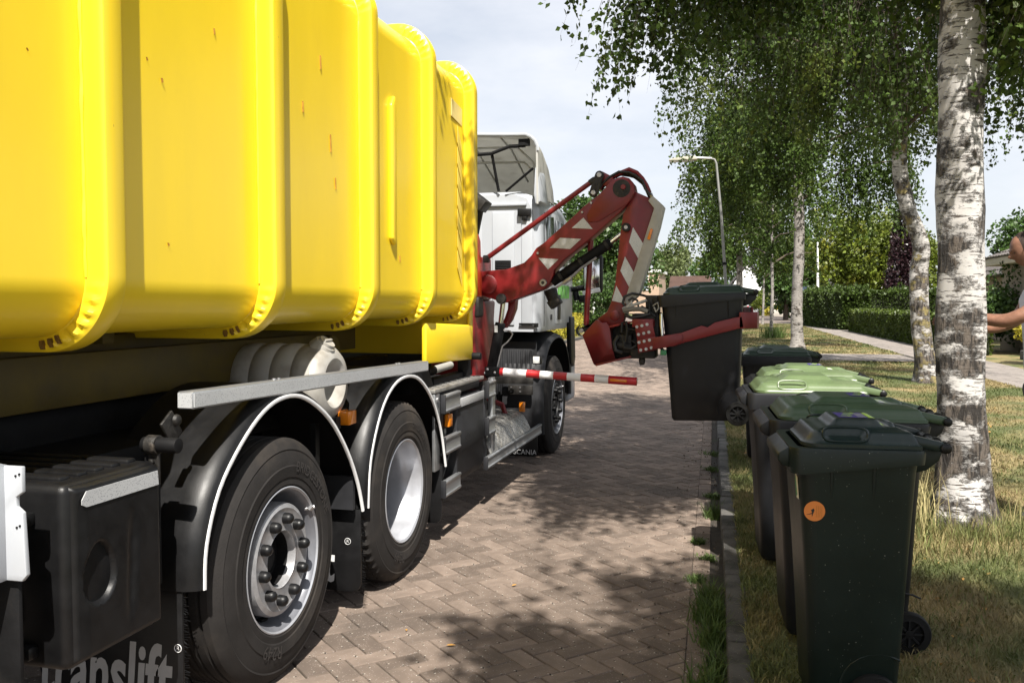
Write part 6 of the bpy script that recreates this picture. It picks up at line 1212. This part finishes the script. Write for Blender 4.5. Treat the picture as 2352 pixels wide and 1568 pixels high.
fp = thing('flagpole', (4.9, 61.5, .08), 'slender white pole behind the tall hedge', 'pole')
q = MB(); q.tube([(4.9,61.5,.0),(4.9,61.5,2.5),(4.85,61.5,5.3)], [.10,.085,.05], 10); q.build('post', white_ed, fp); q = MB(); q.lathe([(.05,0),(.07,.05),(0,.12)], (4.85,61.5,5.28), 'z', 10); q.build('finial', white_ed, fp)
pn = thing('planter', (4.1, 94, 0), 'low square concrete planter at the street end', 'planter')
q = MB(); q.prism([(3.3,0),(4.7,0),(4.85,.75),(4.7,.75),(4.6,.65),(3.4,.65),(3.3,.75),(3.15,.75)], 'y', 93.3, 94.7); q.build('trough', M('planter_concrete', (0.42, 0.39, 0.34), 0.9, var=.1), pn, bevel=.02)
# a small white car parked under the carport
car = thing('parked_car', (1.55, 104, 0), 'small white hatchback parked before the distant white house', 'car')
q = MB(); q.prism([(102.2,.30),(102.15,.75),(102.4,.95),(102.75,1.42),(103.1,1.50),(104.6,1.48),(105.2,1.0),(106.0,.85),(106.15,.5),(106.1,.30)], 'x', .75, 2.35); q.build('body', white, car, bevel=.06, seg=3)
q = MB(); q.prism([(102.38,1.0),(102.72,1.36),(102.70,1.36),(102.36,1.0)], 'x', .95, 2.15); q.box((.95,102.34,.98),(2.15,102.42,1.3)); q.build('rear_window', glass_m, car)
for x in (.85, 2.25):
    q = MB(); q.box((x-.09,102.12,.72),(x+.09,102.2,1.0)); q.build('tail_light', red_bar, car)
    for y in (102.9, 105.3): q = MB(); q.lathe([(.15,-.1),(.3,-.09),(.31,0),(.3,.09),(.15,.1)], (x, y, .31), 'x', 16); q.build('wheel', M_rubber, car)
# ------------------------------------------------------------------ the man behind the trunk
def skin_obj(name, J, E, mat, parent, sub=2, root_i=0):
    me = bpy.data.meshes.new(name); me.from_pydata([j[:3] for j in J], E, []); ob = bpy.data.objects.new(name, me); col.objects.link(ob)
    md = ob.modifiers.new('skin', 'SKIN'); md.use_smooth_shade = True
    for i, j in enumerate(J): sv = me.skin_vertices[0].data[i]; sv.radius = (j[3], j[4] if len(j) > 4 else j[3]); sv.use_root = (i == root_i)
    ob.modifiers.new('sub', 'SUBSURF').levels = sub; ob.modifiers['sub'].render_levels = sub
    dg = bpy.context.evaluated_depsgraph_get(); dg.update(); m2 = bpy.data.meshes.new_from_object(ob.evaluated_get(dg)); bpy.data.objects.remove(ob); bpy.data.meshes.remove(me)
    V = [tuple(v.co) for v in m2.vertices]; F = [tuple(p.vertices) for p in m2.polygons]; bpy.data.meshes.remove(m2); return V, F
man = thing('person', (2.03, 6.82, .09), 'person in white t-shirt and grey shorts reaching one arm behind trunk', 'person')
skin_m = M('skin', (0.22, 0.108, 0.068), 0.5, var=.25, vs=18, bump=.15, bs=60); hair_m = M('brown_hair', (0.045, 0.026, 0.018), 0.6, var=.4, vs=60, bump=.5, bs=90); shirt_m = M('white_tshirt', (0.66, 0.68, 0.74), 0.9, var=.06, vs=8, bump=.2, bs=10); short_m = M('grey_shorts', (0.075, 0.068, 0.070), 0.9, var=.15, vs=20); shoe_m = M('dark_shoe', (0.03, 0.028, 0.028), 0.7, var=.2)
px, py, gz = 2.03, 6.82, .09
def PJ(x, y, z, r1, r2=None): return (px+x, py+y, gz+z, r1, r2 or r1)
J = [PJ(0,0,.98,.145,.12), PJ(-.01,0,1.12,.14,.105), PJ(-.02,0,1.30,.155,.11), PJ(-.03,0,1.50,.15,.09), PJ(-.045,0,1.62,.06,.06), PJ(-.07,0,1.73,.055,.055),
     PJ(-.04,-.19,1.54,.062), PJ(-.19,-.24,1.42,.055), PJ(-.30,-.20,1.37,.05), PJ(-.43,-.12,1.385,.041), PJ(-.58,-.03,1.40,.030),
     PJ(-.03,.19,1.54,.06), PJ(-.12,.25,1.36,.05), PJ(-.28,.20,1.31,.042), PJ(-.45,.12,1.33,.03),
     PJ(0,-.10,.92,.095), PJ(-.03,-.11,.52,.062), PJ(.0,-.11,.30,.056), PJ(.02,-.11,.09,.042), PJ(-.10,-.12,.04,.036,.035),
     PJ(.02,.10,.92,.095), PJ(.06,.11,.52,.062), PJ(.10,.11,.30,.056), PJ(.14,.11,.09,.042), PJ(.02,.12,.04,.036,.035)]
E_ = [(0,1),(1,2),(2,3),(3,4),(4,5),(3,6),(6,7),(7,8),(8,9),(9,10),(3,11),(11,12),(12,13),(13,14),(0,15),(15,16),(16,17),(17,18),(18,19),(0,20),(20,21),(21,22),(22,23),(23,24)]
V, F = skin_obj('body', J, E_, skin_m, man); bd = MB(); bd.add(V, F)
for (i, sgn) in ((10, 1), (14, -1)):                                   # hands: palm and five bent fingers
    p = Vector(J[i][:3]); w = Vector((-.85, .35*sgn if i == 10 else -.2, -.25)).normalized(); s_ = Vector((0,0,1)); 
    V, F = skin_obj('hand', [(*p, .026, .02), (*(p+w*.05), .034, .018), (*(p+w*.09), .032, .015)], [(0,1),(1,2)], skin_m, man, 1); bd.add(V, F)
    for k, l in enumerate((.07, .078, .073, .058)):
        b = p + w*.085 + s_*(.026-.0175*k); V, F = skin_obj('finger', [(*b, .009), (*(b+w*l*.5), .0085), (*(b+w*l*.9-Vector((0,.02*sgn,.012))), .007)], [(0,1),(1,2)], skin_m, man, 1); bd.add(V, F)
    b = p + w*.03 + s_*.022; V, F = skin_obj('thumb', [(*b, .011), (*(b+w*.03+s_*.03), .0095), (*(b+w*.06+s_*.038), .008)], [(0,1),(1,2)], skin_m, man, 1); bd.add(V, F)
hc = Vector((px-.135, py, gz+1.86)); hv = []                            # head, turned down towards the road
HR = Matrix.Rotation(R(-22), 3, 'Y')
def head_pt(u, v):
    th, ph = math.pi*u, 2*math.pi*v; x, y, z = -math.sin(th)*math.cos(ph), math.sin(th)*math.sin(ph), math.cos(th)
    X, Y_, Z_ = x*.098, y*.076, z*.118
    if z < 0: X *= 1-.12*(-z); Y_ *= 1-.30*(-z)**1.5; X -= .012*(-z)*(x < 0)
    f_ = max(0, -x)
    X -= .030*f_**6*math.exp(-((z+.12)/.16)**2)*math.exp(-(y/.17)**2) + .008*f_**3*math.exp(-((z-.18)/.10)**2)*math.exp(-(y/.5)**2) + .009*f_**4*math.exp(-((z+.80)/.14)**2) + .008*f_**5*math.exp(-((z+.48)/.07)**2)*math.exp(-(y/.25)**2)
    X += .012*f_**3*math.exp(-((z-.03)/.09)**2)*(math.exp(-((y-.36)/.15)**2)+math.exp(-((y+.36)/.15)**2)) + .006*f_**4*math.exp(-((z+.38)/.04)**2)
    return HR @ Vector((X, Y_, Z_)) + hc
bd.grid(40, 56, lambda u, v: head_pt(u, v))
for sy in (-1, 1): bd.tube([HR @ Vector((.01+.014*math.cos(a), sy*(.078+.008*math.sin(a*.5)), -.01+.032*math.sin(a))) + hc for a in [k*.7 for k in range(9)]], .007, 6)
body_o = bd.build('body', skin_m, man, smooth=180)
for sy in (-1, 1):
    q = MB(); q.lathe([(.0,-.012),(.009,-.008),(.012,0),(.009,.008),(0,.012)], HR @ Vector((-.074, sy*.030, .004)) + hc, 'x', 12); q.build('eye', black_pr, man); 
hm = MB(); hm.grid(24, 40, lambda u, v: hc + (head_pt(u*.56 if True else u, v)-hc)*1.055 + Vector((.012, 0, .004)) if True else None)
hm.f = [f for f in hm.f if not all((hm.v[i][0]-hc.x) < -.050 and (hm.v[i][2]-hc.z) < .075 for i in f)]; hm.build('hair', hair_m, man, smooth=180)
V, F = skin_obj('tshirt', [PJ(0,0,.93,.165,.14), PJ(-.01,0,1.12,.16,.125), PJ(-.02,0,1.30,.172,.125), PJ(-.03,0,1.49,.165,.105), PJ(-.04,0,1.59,.085,.08), PJ(-.04,-.20,1.53,.082), PJ(-.115,-.225,1.47,.083), PJ(-.03,.20,1.53,.08), PJ(-.07,.23,1.44,.08)], [(0,1),(1,2),(2,3),(3,4),(3,5),(5,6),(3,7),(7,8)], shirt_m, man)
q = MB(); q.add(V, F); q.build('tshirt', shirt_m, man, smooth=180)
V, F = skin_obj('shorts', [PJ(0,0,1.0,.155,.135), PJ(0,0,.93,.165,.14), PJ(0,-.105,.84,.115), PJ(-.015,-.11,.50,.098), PJ(.02,.105,.84,.115), PJ(.05,.11,.50,.098)], [(0,1),(1,2),(2,3),(1,4),(4,5)], short_m, man)
q = MB(); q.add(V, F); q.build('shorts', short_m, man, smooth=180)
for i in (18, 23):
    p = Vector(J[i][:3]); V, F = skin_obj('shoe', [(p.x+.04, p.y, gz+.045, .045,.045), (p.x-.06, p.y, gz+.045, .05,.045), (p.x-.19, p.y, gz+.035, .042,.035)], [(0,1),(1,2)], shoe_m, man); q = MB(); q.add(V, F); q.build('shoe', shoe_m, man, smooth=180)
# ------------------------------------------------------------------ small things on the ground
def fallen(x, y, z, s, mat, lab, rz):
    q = MB(); P = [(-1,0),(-.5,.35),(.2,.42),(1,.0),(.2,-.42),(-.5,-.35)]; c, s2 = math.cos(rz), math.sin(rz)
    q.add([(x+s*(a*c-b*s2), y+s*(a*s2+b*c), z+.006+.25*s*abs(b)) for a, b in P], [(0,1,2,3),(0,3,4,5)]); o = q.build('fallen_leaf', mat, smooth=0, loc=(x, y, z), solid=.001); tag(o, lab, 'leaf', 'fallen leaves on the road'); return o
dead = M('dead_leaf', (0.42, 0.22, 0.05), 0.7, var=.3, vs=40)
fallen(-1.28, 3.87, .002, .022, dead, 'yellow fallen leaf on road near the bottom edge', .3)
fallen(-1.21, 4.79, .002, .018, dead, 'orange fallen leaf on sunlit paving right of the tyres', 1.0)
fallen(-1.55, 4.0, .002, .012, dead, 'tiny brown leaf fragment on paving beside the rear tyre', 2.0)
def litter(name, label, n, samp, size, mat, seed):
    P = samp(n); g = np.random.default_rng(seed); P[:, 2] += .008
    o_ = g.normal(size=(len(P), 3))*6; o_[:, 2] = 0
    V, F = leaf_arrays(P, size, 0, .40, seed, o_); o = npmesh(name, V, F, mat); tag(o, label, 'litter', kind='stuff')
litter('leaf_litter', 'scattered dry birch leaf litter on grass verge', 900, verge_pts(2.4, 14, .1, 4.5), .022, dead, 71)
def gutter_pts(n):
    s = 1.5+14*rng.random(n); a = -.01-.35*rng.random(n)**2.2; return np.stack([.0694+KA.x*s+KA.y*a, KA.y*s-KA.x*a, np.full(n, .0)], 1)
litter('gutter_litter', 'crumbs of soil and dry leaf along the gutter', 700, gutter_pts, .014, bark_m, 72)
dl = thing('dandelion', (.15, 6.3, .09), 'single yellow dandelion flower in grass beside the bins', 'flower')
q = MB(); q.tube([(.15,6.3,.08),(.155,6.3,.16)], .003, 5); q.build('stem', blade_gn, dl); q = MB(); q.lathe([(0,-.004),(.012,0),(.022,.006),(.012,.012),(0,.014)], (.155,6.3,.16), 'z', 14); q.build('flower_head', M('dandelion_yellow', (.85,.6,.02), .6), dl)
